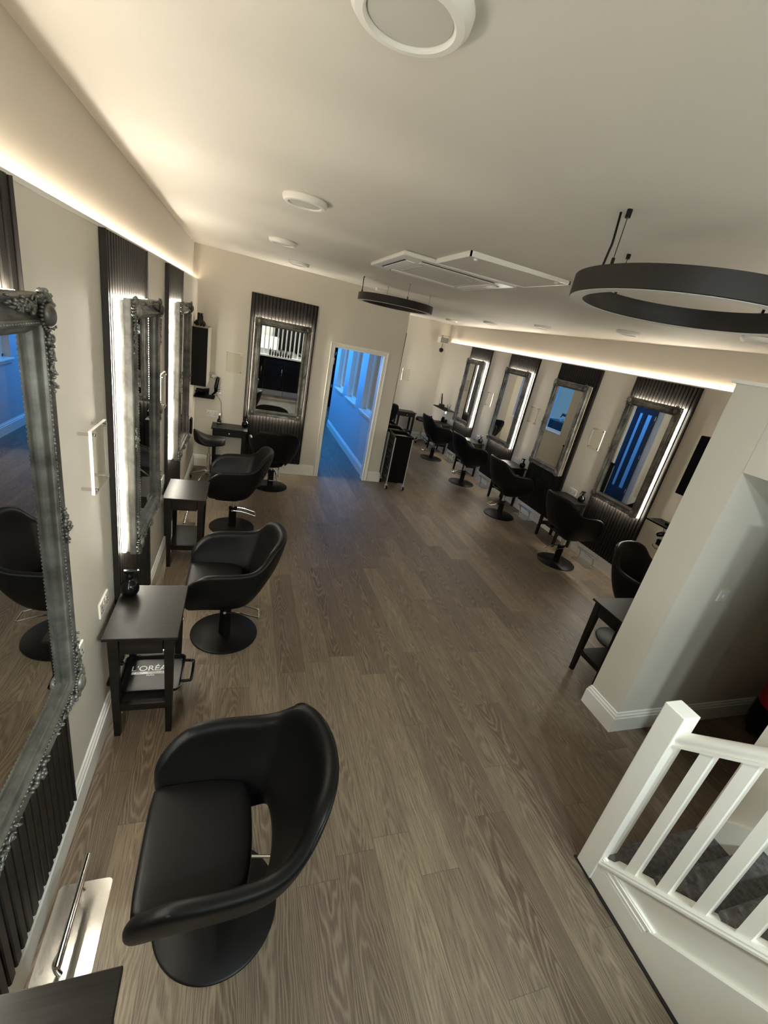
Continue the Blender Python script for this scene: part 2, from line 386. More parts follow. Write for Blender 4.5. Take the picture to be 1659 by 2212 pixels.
# ---- door casing
def casing(name, y, s):
    mb = MB(); w = 0.07
    prof = [(0.0, 0.0), (0.0, 0.012), (0.012, 0.018), (0.030, 0.013), (0.050, 0.016), (0.060, 0.022), (w, 0.022), (w, 0.0)]
    def corner(x, z, ox, oz): return [(x + ox * u, y - s * v, z + oz * u) for u, v in prof]
    rows = [corner(dx0, 0, -1, 0), corner(dx0, dz, -1, 1), corner(dx1, dz, 1, 1), corner(dx1, 0, 1, 0)]
    mb.grid(rows, close_v=True)
    return struct(name, mb, 'white_gloss')
casing('trim_2', YB, 1); casing('trim_3', YB + 0.12, -1)
struct('door_1', MB().box((dx0 - 0.032, YB - 0.002, 0), (dx0, YB + 0.122, dz)).box((dx1, YB - 0.002, 0), (dx1 + 0.032, YB + 0.122, dz)).box((dx0 - 0.032, YB - 0.002, dz), (dx1 + 0.032, YB + 0.122, dz + 0.032)), 'white_gloss')
# the glazed navy door leaf, open into the corridor
dl = struct('door_2', MB().box((1.262, 6.87, 0.01), (1.302, 6.97, 1.98)).box((1.262, 7.53, 0.01), (1.302, 7.61, 1.98)).box((1.262, 6.97, 0.01), (1.302, 7.53, 0.26)).box((1.262, 6.97, 1.84), (1.302, 7.53, 1.98)).box((1.262, 7.10, 0.26), (1.302, 7.20, 1.84)).box((1.262, 7.30, 0.26), (1.302, 7.40, 1.84)), 'navy_paint')
for a, c in ((6.97, 7.10), (7.20, 7.30), (7.40, 7.53)): MB().box((1.278, a, 0.26), (1.286, c, 1.84)).build('pane', 'window_glass', dl)
for z in (0.25, 1.0, 1.8): MB().cyl((1.302, 6.868, z - 0.045), (1.302, 6.868, z + 0.045), 0.009, n=10).build('hinge', 'steel', dl, smooth=True, angle=40)
MB().cyl((1.30, 7.56, 1.0), (1.35, 7.56, 1.0), 0.009, n=10).cyl((1.345, 7.56, 1.0), (1.345, 7.44, 1.0), 0.009, n=10).build('door_handle', 'steel', dl, smooth=True, angle=40)
d3 = struct('door_3', MB().box((2.30, 13.30, 0), (3.2, 13.345, 2.1)), 'black_plastic')
for z in (0.58, 1.5): MB().box((2.535, 13.27, z), (2.565, 13.30, z + 0.09)).build('door_handle', 'steel', d3)
# ---- cove ledge LED strips (lamps)
def led(name, a, b, label):
    o = MB().box(a, b).build(name, 'cove_led'); tag(o, label, 'led strip'); return o
led('led_strip', (-0.6095, -1.4, LEDL + 0.002), (-0.609, YB - 0.02, LEDL + 0.010), 'warm LED strip lying along the top of the left wall ledge')
led('led_strip', (4.674, 1.97, LEDR + 0.002), (4.6745, YR - 0.15, LEDR + 0.010), 'warm LED strip glowing along the ledge above the right-hand mirrors')
led('led_strip', (2.80, -1.0, LEDR + 0.024), (2.81, 1.88, LEDR + 0.030), 'warm LED strip on top of the wall beside the stairs')

# ------------------------------------------------------------------ slat panels
def rib_panel(w, h, n):
    mb = MB(); p = w / n; pts = []
    for i in range(n):
        x = -w / 2 + i * p
        pts += [(x, 0.003), (x + p * 0.20, 0.003), (x + p * 0.22, 0.018), (x + p * 0.30, 0.022), (x + p * 0.90, 0.022), (x + p * 0.98, 0.018), (x + p, 0.003)]
    pts2 = [pts[0]]
    for q in pts[1:]:
        if abs(q[0] - pts2[-1][0]) > 1e-5 or abs(q[1] - pts2[-1][1]) > 1e-5: pts2.append(q)
    rows = [[(x, y, z) for x, y in pts2] for z in (0, h)]
    mb.grid(rows)
    mb.quad(*[(x, 0, 0) for x in (-w / 2,)] + [(-w / 2, 0.004, 0), (-w / 2, 0.004, h), (-w / 2, 0, h)])
    mb.quad((w / 2, 0.0, 0), (w / 2, 0.0, h), (w / 2, 0.004, h), (w / 2, 0.004, 0))
    for z in (0, h):
        bm = mb.bm
        bm.faces.new([bm.verts.new((x, y, z)) for x, y in ([(-w / 2, 0)] + pts2 + [(w / 2, 0)])])
    # side battens that close the panel
    for s in (-1, 1): mb.box((s * w / 2, 0, 0), (s * (w / 2 + 0.004), 0.028, h))
    bmesh.ops.remove_doubles(mb.bm, verts=mb.bm.verts[:], dist=1e-5)
    return mb
PANELW = 0.885
RL, RR, RB = -PI / 2, PI / 2, PI     # facing +X, -X, -Y
MIR = [  # kind, centre along wall, wall, panel bottom, top, mirror bottom z, lit
    ('L', 1.090, LEDL), ('L', 2.815, LEDL), ('L', 4.535, LEDL),
    ('R', 8.63, LEDR), ('R', 7.03, LEDR), ('R', 5.575, LEDR), ('R', 4.095, LEDR), ('B', 0.512, 2.49), ('K', 3.15, 2.44)]
def wall_frame(k, c):
    if k == 'L': return (XL, c), RL
    if k == 'R': return (XR, c), RR
    if k == 'B': return (c, YB), RB
    return (c, YR), RB
panel_lab = ['dark ribbed slat panel behind the nearest mirror on the left wall', 'dark ribbed slat panel behind the second mirror on the left wall', 'dark ribbed slat panel behind the farthest mirror on the left wall',
    'dark ribbed slat panel at the far end of the right wall', 'dark ribbed slat panel second from the far end of the right wall', 'dark ribbed slat panel behind the unlit mirror on the right wall', 'dark ribbed slat panel behind the nearest mirror on the right wall',
    'dark ribbed slat panel on the back wall left of the doorway', 'dark ribbed slat panel mostly hidden behind the doorway corner, at the far back wall']
pm = {}
for (k, c, top), lab in zip(MIR, panel_lab):
    (x, y), rz = wall_frame(k, c); z0 = 0.168; key = round(top, 3)
    if key not in pm:
        o = rib_panel(PANELW, top - z0 - (0.004 if k in 'LR' else 0), 19).build('slat_panel', 'slat_dark'); pm[key] = o
    else: o = pm[key].copy(); COL.objects.link(o)
    o.location = (x, y, z0) if k not in 'LR' else (x + (0.0015 if k == 'L' else -0.0015), y, z0)
    if k in 'BK': o.location.y -= 0.0015
    o.rotation_euler = (0, 0, rz); tag(o, lab, 'wall panel', 'dark slat panels behind the mirrors')

# ------------------------------------------------------------------ ornate mirrors
MW, MH = 0.755, 1.325
def make_mirror(label, height_mul=1.0):
    t = thing('ornate_mirror', label, 'mirror', group='ornate silver mirrors')
    hw = MW / 2
    MB().box((-hw + 0.010, 0, 0.010), (hw - 0.010, 0.046, MH - 0.010)).build('mount_box', 'antique_silver', t)
    L = MB(); e = hw - 0.010; q = 0.006
    L.box((-e - q, 0.007, 0.010), (-e, 0.018, MH - 0.010)).box((e, 0.007, 0.010), (e + q, 0.018, MH - 0.010))
    L.box((-e, 0.005, 0.010 - q), (e, 0.021, 0.010)).box((-e, 0.005, MH - 0.010), (e, 0.021, MH - 0.010 + q))
    L.build('led_strip', 'mirror_led', t)
    prof = [(0.0, 0.044), (0.0, 0.070), (0.003, 0.078), (0.008, 0.081), (0.013, 0.079), (0.016, 0.074), (0.024, 0.0695), (0.036, 0.068), (0.047, 0.071), (0.055, 0.078), (0.058, 0.085), (0.061, 0.087), (0.070, 0.087), (0.073, 0.083), (0.077, 0.076), (0.083, 0.073), (0.087, 0.067), (0.094, 0.058), (0.094, 0.044)]
    F = MB(); rows = []
    for sx, z, sz in ((-1, 0, 1), (1, 0, 1), (1, MH, -1), (-1, MH, -1)):
        rows.append([(sx * (hw - u), d, z + sz * u) for u, d in prof])
    F.grid(rows, close_u=True, close_v=True)
    F.build('frame', 'antique_silver', t, smooth=True, angle=50)
    i = hw - 0.092
    MB().box((-i, 0.050, 0.092), (i, 0.0575, MH - 0.092)).build('mirror_glass', 'mirror_glass', t)
    u = 0.0655; nb = 84
    for q_ in (-1, 1):
        B = MB()
        for k in range(nb): B.blob((q_ * (hw - u), 0.0875, 0.10 + (MH - 0.20) * k / (nb - 1)), (0.0038, 0.0042, 0.0050), sub=1)
        B.build('beading', 'antique_silver', t, smooth=True)
    for z in (u, MH - u):
        B = MB()
        for k in range(42): B.blob((-hw + 0.1 + (MW - 0.2) * k / 41, 0.0875, z), (0.0050, 0.0042, 0.0038), sub=1)
        B.build('beading', 'antique_silver', t, smooth=True)
    rnd = random.Random(3)
    for sx in (-1, 1):
        for sz in (-1, 1):
            O = MB(); cx, cz = sx * (hw - 0.048), (0.048 if sz < 0 else MH - 0.048)
            O.blob((cx, 0.094, cz), (0.027, 0.017, 0.030), sub=3)
            for k in range(22):      # pearl ring round the cabochon
                a = 2 * PI * k / 22; O.blob((cx + 0.033 * math.cos(a), 0.090, cz + 0.036 * math.sin(a)), (0.005, 0.006, 0.005), sub=1)
            for k in range(14):      # leaves fanning out on the corner side
                a = math.atan2(sz, sx) + (k - 6.5) * 0.24
                for rr, ln in ((0.047, 0.013), (0.058, 0.009)):
                    if rr > 0.05 and k % 2: continue
                    px, pz = cx + rr * math.cos(a), cz + rr * math.sin(a)
                    px = max(-hw - 0.008, min(hw + 0.008, px)); pz = max(-0.008, min(MH + 0.008, pz))
                    O.blob((px, 0.086, pz), (ln, 0.010, 0.006), -a, sub=1)
            for ax in (0, 1):        # scroll and flower tail along each rail
                for k in range(24):
                    d = 0.055 + k * 0.0062; off = 0.012 * math.sin(k * 1.1) + rnd.uniform(-0.008, 0.008); w = 1.0 - k / 30
                    rr = 0.0085 * w + rnd.uniform(-0.001, 0.002)
                    base = 0.026 * (0.6 + 0.4 * w)
                    if ax == 0: c3 = (cx - sx * d, 0.084, (0 if sz < 0 else MH) - sz * (base + off) * 1.0)
                    else: c3 = (sx * (hw - base - off * 1.0), 0.084, cz - sz * d)
                    if ax == 0: c3 = (c3[0], c3[1], (base + off + 0.004) if sz < 0 else MH - (base + off + 0.004))
                    O.blob(c3, (rr * 1.3, 0.008, rr * 0.8), rnd.uniform(0, PI), sub=1)
                for k in range(3):   # curled volutes
                    d = 0.062 + 0.038 * k; pts = []
                    for j in range(12):
                        a = j * 0.55; r = 0.014 - j * 0.0009
                        if ax == 0: pts.append((cx - sx * d + r * math.cos(a), 0.088, (0.014 + 0.010 * k if sz < 0 else MH - 0.014 - 0.010 * k) + r * math.sin(a)))
                        else: pts.append((sx * (hw - 0.014 - 0.010 * k) + r * math.cos(a), 0.088, cz - sz * d + r * math.sin(a)))
                    O.tube(pts, 0.0032, 5)
            O.build('corner_ornament', 'antique_silver', t, smooth=True)
    for (ox, oz, vert) in ((-hw + 0.02, MH / 2, 1), (hw - 0.02, MH / 2, 1), (0, 0.018, 0), (0, MH - 0.018, 0)):
        O = MB()
        for k in range(-7, 8):
            w = 1 - abs(k) / 9; d = k * 0.0085; j = 0.008 * math.sin(k * 1.3)
            c3 = (ox + j, 0.083, oz + d) if vert else (ox + d, 0.083, oz + j)
            O.blob(c3, (0.010 * w + 0.003, 0.009, 0.007 * w + 0.003), k * 0.7, sub=1)
        for k in range(6): a = k * PI / 3; O.blob((ox + 0.011 * math.cos(a), 0.092, oz + 0.011 * math.sin(a)), (0.007, 0.006, 0.007), sub=1)
        O.blob((ox, 0.097, oz), (0.007, 0.006, 0.007), sub=1)
        O.build('side_ornament', 'antique_silver', t, smooth=True)
    return t
mir_lab = ['large ornate silver mirror nearest the camera on the left wall, partly out of frame', 'ornate silver mirror second along the left wall, seen edge-on with bright LED edge', 'narrow-looking ornate silver mirror farthest along the left wall',
    'lit ornate silver mirror at the far end of the right wall', 'lit ornate silver mirror second from the far end of the right wall', 'unlit ornate silver mirror on the right wall, third from the far end', 'lit ornate silver mirror nearest the wall with the light switch, on the right wall',
    'lit ornate silver mirror on the back wall left of the doorway', 'ornate silver mirror on the far back wall, only its edge showing past the corner']
mz = [0.905, 0.905, 0.905, 0.865, 0.865, 0.865, 0.862, 0.875, 0.87]
M0 = None
for i, ((k, c, top), lab, z) in enumerate(zip(MIR, mir_lab, mz)):
    (x, y), rz = wall_frame(k, c); off = 0.0255
    fx = {'L': (x + off, c), 'R': (x - off, c), 'B': (c, y - off), 'K': (c, y - off)}[k]
    if M0 is None: M0 = m = make_mirror(lab)
    else: m = dup(M0, lab, (0, 0, 0))
    m.location = (fx[0], fx[1], z); m.rotation_euler = (0, 0, rz)
    if i == 5:      # this one is switched off
        for ch in part(m, 'led_strip'):
            ch.data = ch.data.copy(); ch.data.materials.clear(); ch.data.materials.append(MATS['led_tape'])

# ------------------------------------------------------------------ styling chairs
def catmull(P, n):
    out = []
    for i in range(len(P) - 1):
        p0, p1, p2, p3 = P[max(i - 1, 0)], P[i], P[i + 1], P[min(i + 2, len(P) - 1)]
        for k in range(n):
            t = k / n
            out.append(tuple(0.5 * ((2 * b) + (c - a) * t + (2 * a - 5 * b + 4 * c - d) * t * t + (3 * b - a - 3 * c + d) * t ** 3) for a, b, c, d in zip(p0, p1, p2, p3)))
    out.append(tuple(P[-1])); return out
def make_chair(label):
    t = thing('styling_chair', label, 'chair', group='black styling chairs')
    #      rim outer                inner bottom              outer bottom
    half = [((-0.285, 0.262, 0.548), (-0.262, 0.222, 0.500), (-0.262, 0.226, 0.360)),
            ((-0.228, 0.308, 0.628), (-0.215, 0.226, 0.490), (-0.215, 0.198, 0.338)),
            ((-0.150, 0.335, 0.692), (-0.140, 0.228, 0.485), (-0.140, 0.172, 0.322)),
            ((-0.050, 0.346, 0.700), (-0.050, 0.228, 0.482), (-0.050, 0.155, 0.306)),
            ((0.070, 0.344, 0.704), (0.050, 0.220, 0.478), (0.050, 0.150, 0.308)),
            ((0.165, 0.333, 0.712), (0.110, 0.198, 0.474), (0.130, 0.150, 0.336)),
            ((0.238, 0.308, 0.760), (0.140, 0.170, 0.470), (0.165, 0.135, 0.380)),
            ((0.290, 0.268, 0.842), (0.155, 0.125, 0.468), (0.185, 0.110, 0.408)),
            ((0.345, 0.185, 0.872), (0.164, 0.080, 0.468), (0.196, 0.078, 0.418)),
            ((0.380, 0.088, 0.874), (0.168, 0.040, 0.468), (0.202, 0.040, 0.422)),
            ((0.388, 0.000, 0.874), (0.170, 0.000, 0.468), (0.204, 0.000, 0.424))]
    mir = lambda s: tuple((p[0], -p[1], p[2]) for p in s)
    st = [s for s in half] + [mir(s) for s in half[-2::-1]]
    rows = []; rim = []
    for i, (R, I, O) in enumerate(st):
        a, b2 = Vector(st[max(i - 1, 0)][0]), Vector(st[min(i + 1, len(st) - 1)][0])
        tg = Vector((b2.x - a.x, b2.y - a.y, 0)).normalized(); n = Vector((tg.y, -tg.x, 0))
        if n.dot(Vector((R[0] - 0.02, R[1], 0))) < 0: n = -n
        th = 0.058 if 1 < i < len(st) - 2 else 0.046
        R, I, O = Vector(R), Vector(I), Vector(O)
        it = R - n * th + Vector((0, 0, -0.006)); tp = R - n * th * 0.5 + Vector((0, 0, 0.010))
        h = R.z - I.z
        im1 = it.lerp(I, 0.16) + n * 0.004; im = it.lerp(I, 0.55) + n * 0.012 * min(1, h / 0.2)
        oh = R.z - O.z
        o1 = R.lerp(O, 0.10) + n * 0.012; om = R.lerp(O, 0.42) + n * 0.040 * min(1, oh / 0.3); o2 = R.lerp(O, 0.75) + n * 0.034 * min(1, oh / 0.3)
        rows.append([I, im, im1, it, tp, R, o1, om, o2, O, O.lerp(I, 0.5)]); rim.append(tuple(R - n * 0.013 + Vector((0, 0, -0.009))))
    mb = MB(); V = mb.grid(rows, close_v=True)
    mb.bm.faces.new(V[0][::-1]); mb.bm.faces.new(V[-1])
    mb.build('shell', 'black_leather', t, smooth=True, sub=2)
    MB().tube(catmull(rim[2:-2], 5), 0.0028, 6).build('piping', 'black_piping', t, smooth=True)
    # seat cushion with a rounded front, and the pan beneath
    top = [(-0.276, 0.205), (-0.268, 0.222), (-0.1, 0.226), (0.03, 0.216), (0.080, 0.194), (0.096, 0.16), (0.106, 0.08), (0.108, 0)]
    ring = top + [(x, -y) for x, y in top[-2::-1]]
    mb = MB(); rows = []
    for z, k in ((0.395, 0.93), (0.415, 0.985), (0.462, 1.0), (0.487, 0.99), (0.497, 0.94), (0.501, 0.6), (0.502, 0.2)):
        rows.append([((x + 0.055) * k - 0.055, y * k, z) for x, y in ring])
    V = mb.grid(rows, close_v=True); mb.bm.faces.new(V[0][::-1]); mb.bm.faces.new(V[-1])
    mb.build('seat', 'black_leather', t, smooth=True, sub=1)
    mb = MB(); rows = []
    for z, k in ((0.29, 0.28), (0.30, 0.45), (0.325, 0.66), (0.37, 0.82), (0.425, 0.93)):
        rows.append([((x + 0.03) * k - 0.03 * k, y * k, z) for x, y in ring])
    V = mb.grid(rows, close_v=True); mb.bm.faces.new(V[0][::-1]); mb.bm.faces.new(V[-1])
    mb.build('seat_pan', 'black_leather', t, smooth=True)
    MB().lathe([(0, 0), (0.238, 0), (0.241, 0.004), (0.240, 0.010), (0.234, 0.014), (0.06, 0.017), (0, 0.018)], 64).build('base', 'black_metal', t, smooth=True, angle=35)
    MB().lathe([(0, 0.016), (0.044, 0.016), (0.042, 0.03), (0.041, 0.215), (0.045, 0.225), (0.045, 0.245), (0.03, 0.25), (0, 0.25)], 28).build('column', 'black_metal', t, smooth=True, angle=35)
    MB().cyl((0, 0, 0.24), (0, 0, 0.40), 0.022, n=20).build('piston', 'chrome', t, smooth=True, angle=40)
    lv = MB().tube(catmull([(-0.006, -0.05, 0.226), (0.10, -0.052, 0.218), (0.226, -0.052, 0.180), (0.240, -0.046, 0.176), (0.240, 0.046, 0.176), (0.226, 0.052, 0.180), (0.10, 0.052, 0.218), (-0.006, 0.05, 0.226)], 5), 0.0062, 8)
    for s in (-1, 1): lv.cyl((-0.006, s * 0.036, 0.226), (-0.006, s * 0.058, 0.226), 0.011, n=12)
    lv.build('foot_lever', 'chrome', t, smooth=True, angle=40)
    return t
CH = [((0.045, 1.10, 0), 0.0, 0, 'large black leather styling chair nearest the camera, bottom left'),
      ((0.003, 2.86, 0), 0.0, 0, 'black styling chair second from the camera on the left, beside the table with the tray'),
      ((0.008, 4.70, 0), 0.0, 0.055, 'black styling chair third from the camera on the left, its chrome piston showing'),
      ((0.49, 6.10, 0), -PI / 2 + 0.06, 0, 'black styling chair facing the mirror on the back wall, seen from behind'),
      ((4.09, 8.66, 0), PI, 0.06, 'farthest black styling chair of the right-hand row'),
      ((4.10, 7.12, 0), PI, 0.06, 'black styling chair second from the far end of the right-hand row'),
      ((4.07, 5.63, 0), PI, 0.06, 'black styling chair third from the far end of the right row, facing the unlit mirror'),
      ((4.07, 4.14, 0), PI + 0.02, 0.06, 'nearest black styling chair of the right-hand row, facing the brightest mirror'),
      ((3.66, 2.55, 0), PI / 2 + 0.25, 0.06, 'black styling chair half hidden behind the wall with the light switch'),
      ((3.16, 9.85, 0), -PI / 2, 0.06, 'black styling chair peeping out behind the trolleys at the far back wall')]
C0 = None
for loc, rz, up, lab in CH:
    if C0 is None: C0 = c = make_chair(lab)
    else: c = dup(C0, lab, loc)
    c.location = loc; c.rotation_euler = (0, 0, rz)
    if up:
        for nm in ('shell', 'piping', 'seat', 'seat_pan'):
            for p_ in part(c, nm): p_.location.z = up

# ------------------------------------------------------------------ side tables (local: wall at +Y, front -Y, width X)
TH = 0.69
def make_table(label):
    t = thing('side_table', label, 'side table', group='dark side tables')
    w, d = 0.24, 0.345
    MB().box((-w, -d, TH - 0.018), (w, 0, TH), bev=0.003).build('tabletop', 'espresso_wood', t)
    for sx in (-1, 1):
        for yy in (-d + 0.045, -0.045):
            MB().taper((sx * (w - 0.042) , yy, 0), 0.015, (sx * (w - 0.042), yy, TH - 0.018), 0.024).build('leg', 'espresso_wood', t)
    MB().box((-w + 0.055, -d + 0.026, TH - 0.115), (-w + 0.05, -0.03, TH - 0.018)).box((w - 0.055, -d + 0.026, TH - 0.115), (w - 0.05, -0.03, TH - 0.018)).box((-w + 0.05, -0.045, TH - 0.115), (w - 0.05, -0.035, TH - 0.018)).box((-w + 0.02, -d + 0.075, TH - 0.115), (-w + 0.04, -0.075, TH - 0.018)).box((w - 0.04, -d + 0.075, TH - 0.115), (w - 0.02, -0.075, TH - 0.018)).build('apron', 'espresso_wood', t)
    dr = MB().box((-w + 0.068, -d + 0.022, TH - 0.112), (w - 0.068, -d + 0.05, TH - 0.02), bev=0.002).build('drawer', 'espresso_wood', t)
    MB().lathe([(0, 0), (0.005, 0), (0.005, -0.010), (0.011, -0.016), (0.010, -0.024), (0, -0.027)], 14, c=(0, -d + 0.022, TH - 0.066), ax=1).build('knob', 'steel', dr, smooth=True)
    MB().box((-w + 0.03, -d + 0.055, 0.205), (w - 0.03, -0.055, 0.223)).box((-w + 0.04, -d + 0.035, 0.170), (-w + 0.052, -0.04, 0.223)).box((w - 0.052, -d + 0.035, 0.170), (w - 0.04, -0.04, 0.223)).build('shelf', 'espresso_wood', t)
    return t
TB = [((XL + 0.031, 2.215), RL + PI, 'dark wooden side table with the black tray on its shelf, left wall'),
      ((XL + 0.031, 4.02), RL + PI, 'dark wooden side table farther along the left wall, behind the second chair'),
      ((XL + 0.06, 0.45), RL + PI, 'dark side table cropped by the bottom left corner of the photo'),
      ((-0.105, YB - 0.03), 0, 'dark side table with a drawer in the back corner behind the saddle stool'),
      ((XR - 0.01, 9.36), RR + PI, 'dark side table at the far end of the right wall'),
      ((XR - 0.01, 7.81), RR + PI, 'dark side table second from the far end of the right wall'),
      ((XR - 0.01, 6.29), RR + PI, 'dark side table third from the far end of the right wall'),
      ((XR - 0.01, 4.785), RR + PI, 'dark side table nearest along the right wall, beside the nearest chair of the row'),
      ((3.03, 1.975), PI, 'dark side table cut off by the edge of the wall with the light switch'),
      ((3.89, YR - 0.03), 0, 'dark side table at the far back wall right of the trolleys')]
T0 = None
for (x, y), rz, lab in TB:
    if T0 is None: T0 = o = make_table(lab)
    else: o = dup(T0, lab, (0, 0, 0))
    o.location = (x, y, 0); o.rotation_euler = (0, 0, rz)

# ------------------------------------------------------------------ spray bottles
def make_bottle(label):
    t = thing('spray_bottle', label, 'spray bottle', group='black spray bottles')
    MB().lathe([(0, 0), (0.028, 0), (0.036, 0.006), (0.046, 0.025), (0.049, 0.045), (0.046, 0.064), (0.036, 0.081), (0.022, 0.092), (0.016, 0.098), (0.015, 0.108), (0, 0.108)], 28).build('body', 'black_gloss', t, smooth=True)
    MB().lathe([(0.017, 0.104), (0.018, 0.120), (0.013, 0.125), (0.011, 0.140), (0, 0.140)], 18).build('collar', 'black_plastic', t, smooth=True, angle=40)
    MB().hull([(-0.018, -0.011, 0.136), (0.012, -0.011, 0.136), (0.012, 0.011, 0.136), (-0.018, 0.011, 0.136)], [(-0.028, -0.009, 0.160), (0.040, -0.008, 0.156), (0.040, 0.008, 0.156), (-0.028, 0.009, 0.160)]).build('spray_head', 'black_gloss', t, bev=0.003)
    MB().tube([(0.022, 0, 0.146), (0.034, 0, 0.130), (0.036, 0, 0.112), (0.044, 0, 0.100)], [0.006, 0.005, 0.005, 0.004], 8).build('trigger', 'black_plastic', t, smooth=True)
    MB().cyl((0.038, 0, 0.151), (0.048, 0, 0.151), 0.006, n=12).build('nozzle', 'chrome', t, smooth=True, angle=40)
    return t
BT = [((-0.515, 2.36, TH), 0.25, 'round black spray bottle on the side table with the tray, left wall'),
      ((0.10, 6.60, TH), 2.6, 'black spray bottle at the right end of the table in the back corner'),
      ((4.59, 7.66, TH), 2.9, 'black spray bottle on the second farthest table of the right wall'),
      ((4.585, 6.12, TH), 2.4, 'black spray bottle on the third farthest table of the right wall'),
      ((4.59, 4.63, TH), 2.4, 'brownish black spray bottle on the nearest table of the right wall')]
B0 = None
for loc, rz, lab in BT:
    if B0 is None: B0 = o = make_bottle(lab)
    else: o = dup(B0, lab, loc)
    o.location = loc; o.rotation_euler = (0, 0, rz)

# ------------------------------------------------------------------ black tray with lettering on the table shelf
t = thing('serving_tray', 'black plastic tray with white lettering on the lower shelf of the left side table', 'tray', (-0.375, 2.215, 0.2235))
tm = MB()
def rr(hx, hy, r, z, n=5):
    out = []
    for sx, sy, a0 in ((1, 1, 0), (-1, 1, PI / 2), (-1, -1, PI), (1, -1, 1.5 * PI)):
        for k in range(n + 1):
            a = a0 + k * PI / 2 / n; out.append((sx * (hx - r) + r * math.cos(a), sy * (hy - r) + r * math.sin(a), z))
    return out
V = tm.grid([rr(0.145, 0.125, 0.02, 0.004), rr(0.150, 0.130, 0.024, 0.006), rr(0.157, 0.137, 0.03, 0.026), rr(0.165, 0.143, 0.032, 0.028), rr(0.165, 0.143, 0.032, 0.023), rr(0.152, 0.133, 0.024, 0.0), rr(0.13, 0.11, 0.02, 0.0)], close_v=True)
tm.bm.faces.new(V[0]); tm.bm.faces.new(V[-1][::-1])
tm.build('tray_body', 'tray_black', t, smooth=True, angle=40)
for s in (-1, 1):
    pts = catmull([(s * 0.158, -0.085, 0.026), (s * 0.20, -0.082, 0.026), (s * 0.212, -0.065, 0.026), (s * 0.212, 0.065, 0.026), (s * 0.20, 0.082, 0.026), (s * 0.158, 0.085, 0.026)], 4)
    MB().tube(pts, 0.0085, 8).build('tray_handle', 'black_gloss', t, smooth=True)
lg = text_mesh('lettering', "L'OR\u00c9AL", 0.058, 'logo_white', t, Matrix.Translation((-0.015, 0.035, 0.0045)))
MB().box((-0.116, 0.008, 0.0045), (0.086, 0.026, 0.0052)).build('lettering_bar', 'logo_white', t)
text_mesh('lettering', "PROFESSIONNEL", 0.0165, 'black_gloss', t, Matrix.Translation((-0.015, 0.0115, 0.0054)) @ Matrix.Diagonal((1.25, 1, 1, 1)))
text_mesh('lettering', "PARIS", 0.017, 'logo_white', t, Matrix.Translation((-0.015, -0.008, 0.0045)))

# ------------------------------------------------------------------ foot rests (local: wall at +Y)
def make_foot(label):
    t = thing('foot_rest', label, 'foot rest', group='steel foot rests')
    mb = MB(); mb.hull(rr(0.16, 0.095, 0.02, 0.0005), rr(0.16, 0.095, 0.02, 0.004))
    o = mb.build('floor_plate', 'steel', t); 
    for v in o.data.vertices: v.co.y -= 0.105
    MB().cyl((-0.175, -0.115, 0.150), (0.175, -0.115, 0.150), 0.0115, n=14).build('foot_bar', 'chrome', t, smooth=True, angle=40)
    for s in (-1, 1):
        MB().tube(catmull([(s * 0.13, -0.115, 0.146), (s * 0.13, -0.098, 0.11), (s * 0.13, -0.088, 0.07), (s * 0.13, -0.092, 0.03), (s * 0.13, -0.10, 0.002)], 4), 0.009, 8).build('support', 'chrome', t, smooth=True)
    return t
FT = [((XL + 0.022, 1.13), RL + PI, 'steel foot rest on a floor plate in the bottom left corner'), ((XL + 0.022, 2.84), RL + PI, 'steel foot rest on the left wall hidden behind the table with the tray'),
      ((XL + 0.022, 4.60), RL + PI, 'steel foot rest on the left wall seen through the legs of the farther table'), ((0.51, YB - 0.022), 0, 'steel foot rest at the back wall beneath the chair facing it'),
      ((XR - 0.022, 8.60), RR + PI, 'steel foot rest at the far end of the right wall'), ((XR - 0.022, 7.05), RR + PI, 'steel foot rest second from the far end of the right wall'),
      ((XR - 0.022, 5.63), RR + PI, 'steel foot rest below the unlit mirror on the right wall'), ((XR - 0.022, 4.13), RR + PI, 'steel foot rest below the nearest mirror of the right wall')]
F0 = None
for (x, y), rz, lab in FT:
    if F0 is None: F0 = o = make_foot(lab)
    else: o = dup(F0, lab, (0, 0, 0))
    o.location = (x, y, 0); o.rotation_euler = (0, 0, rz)

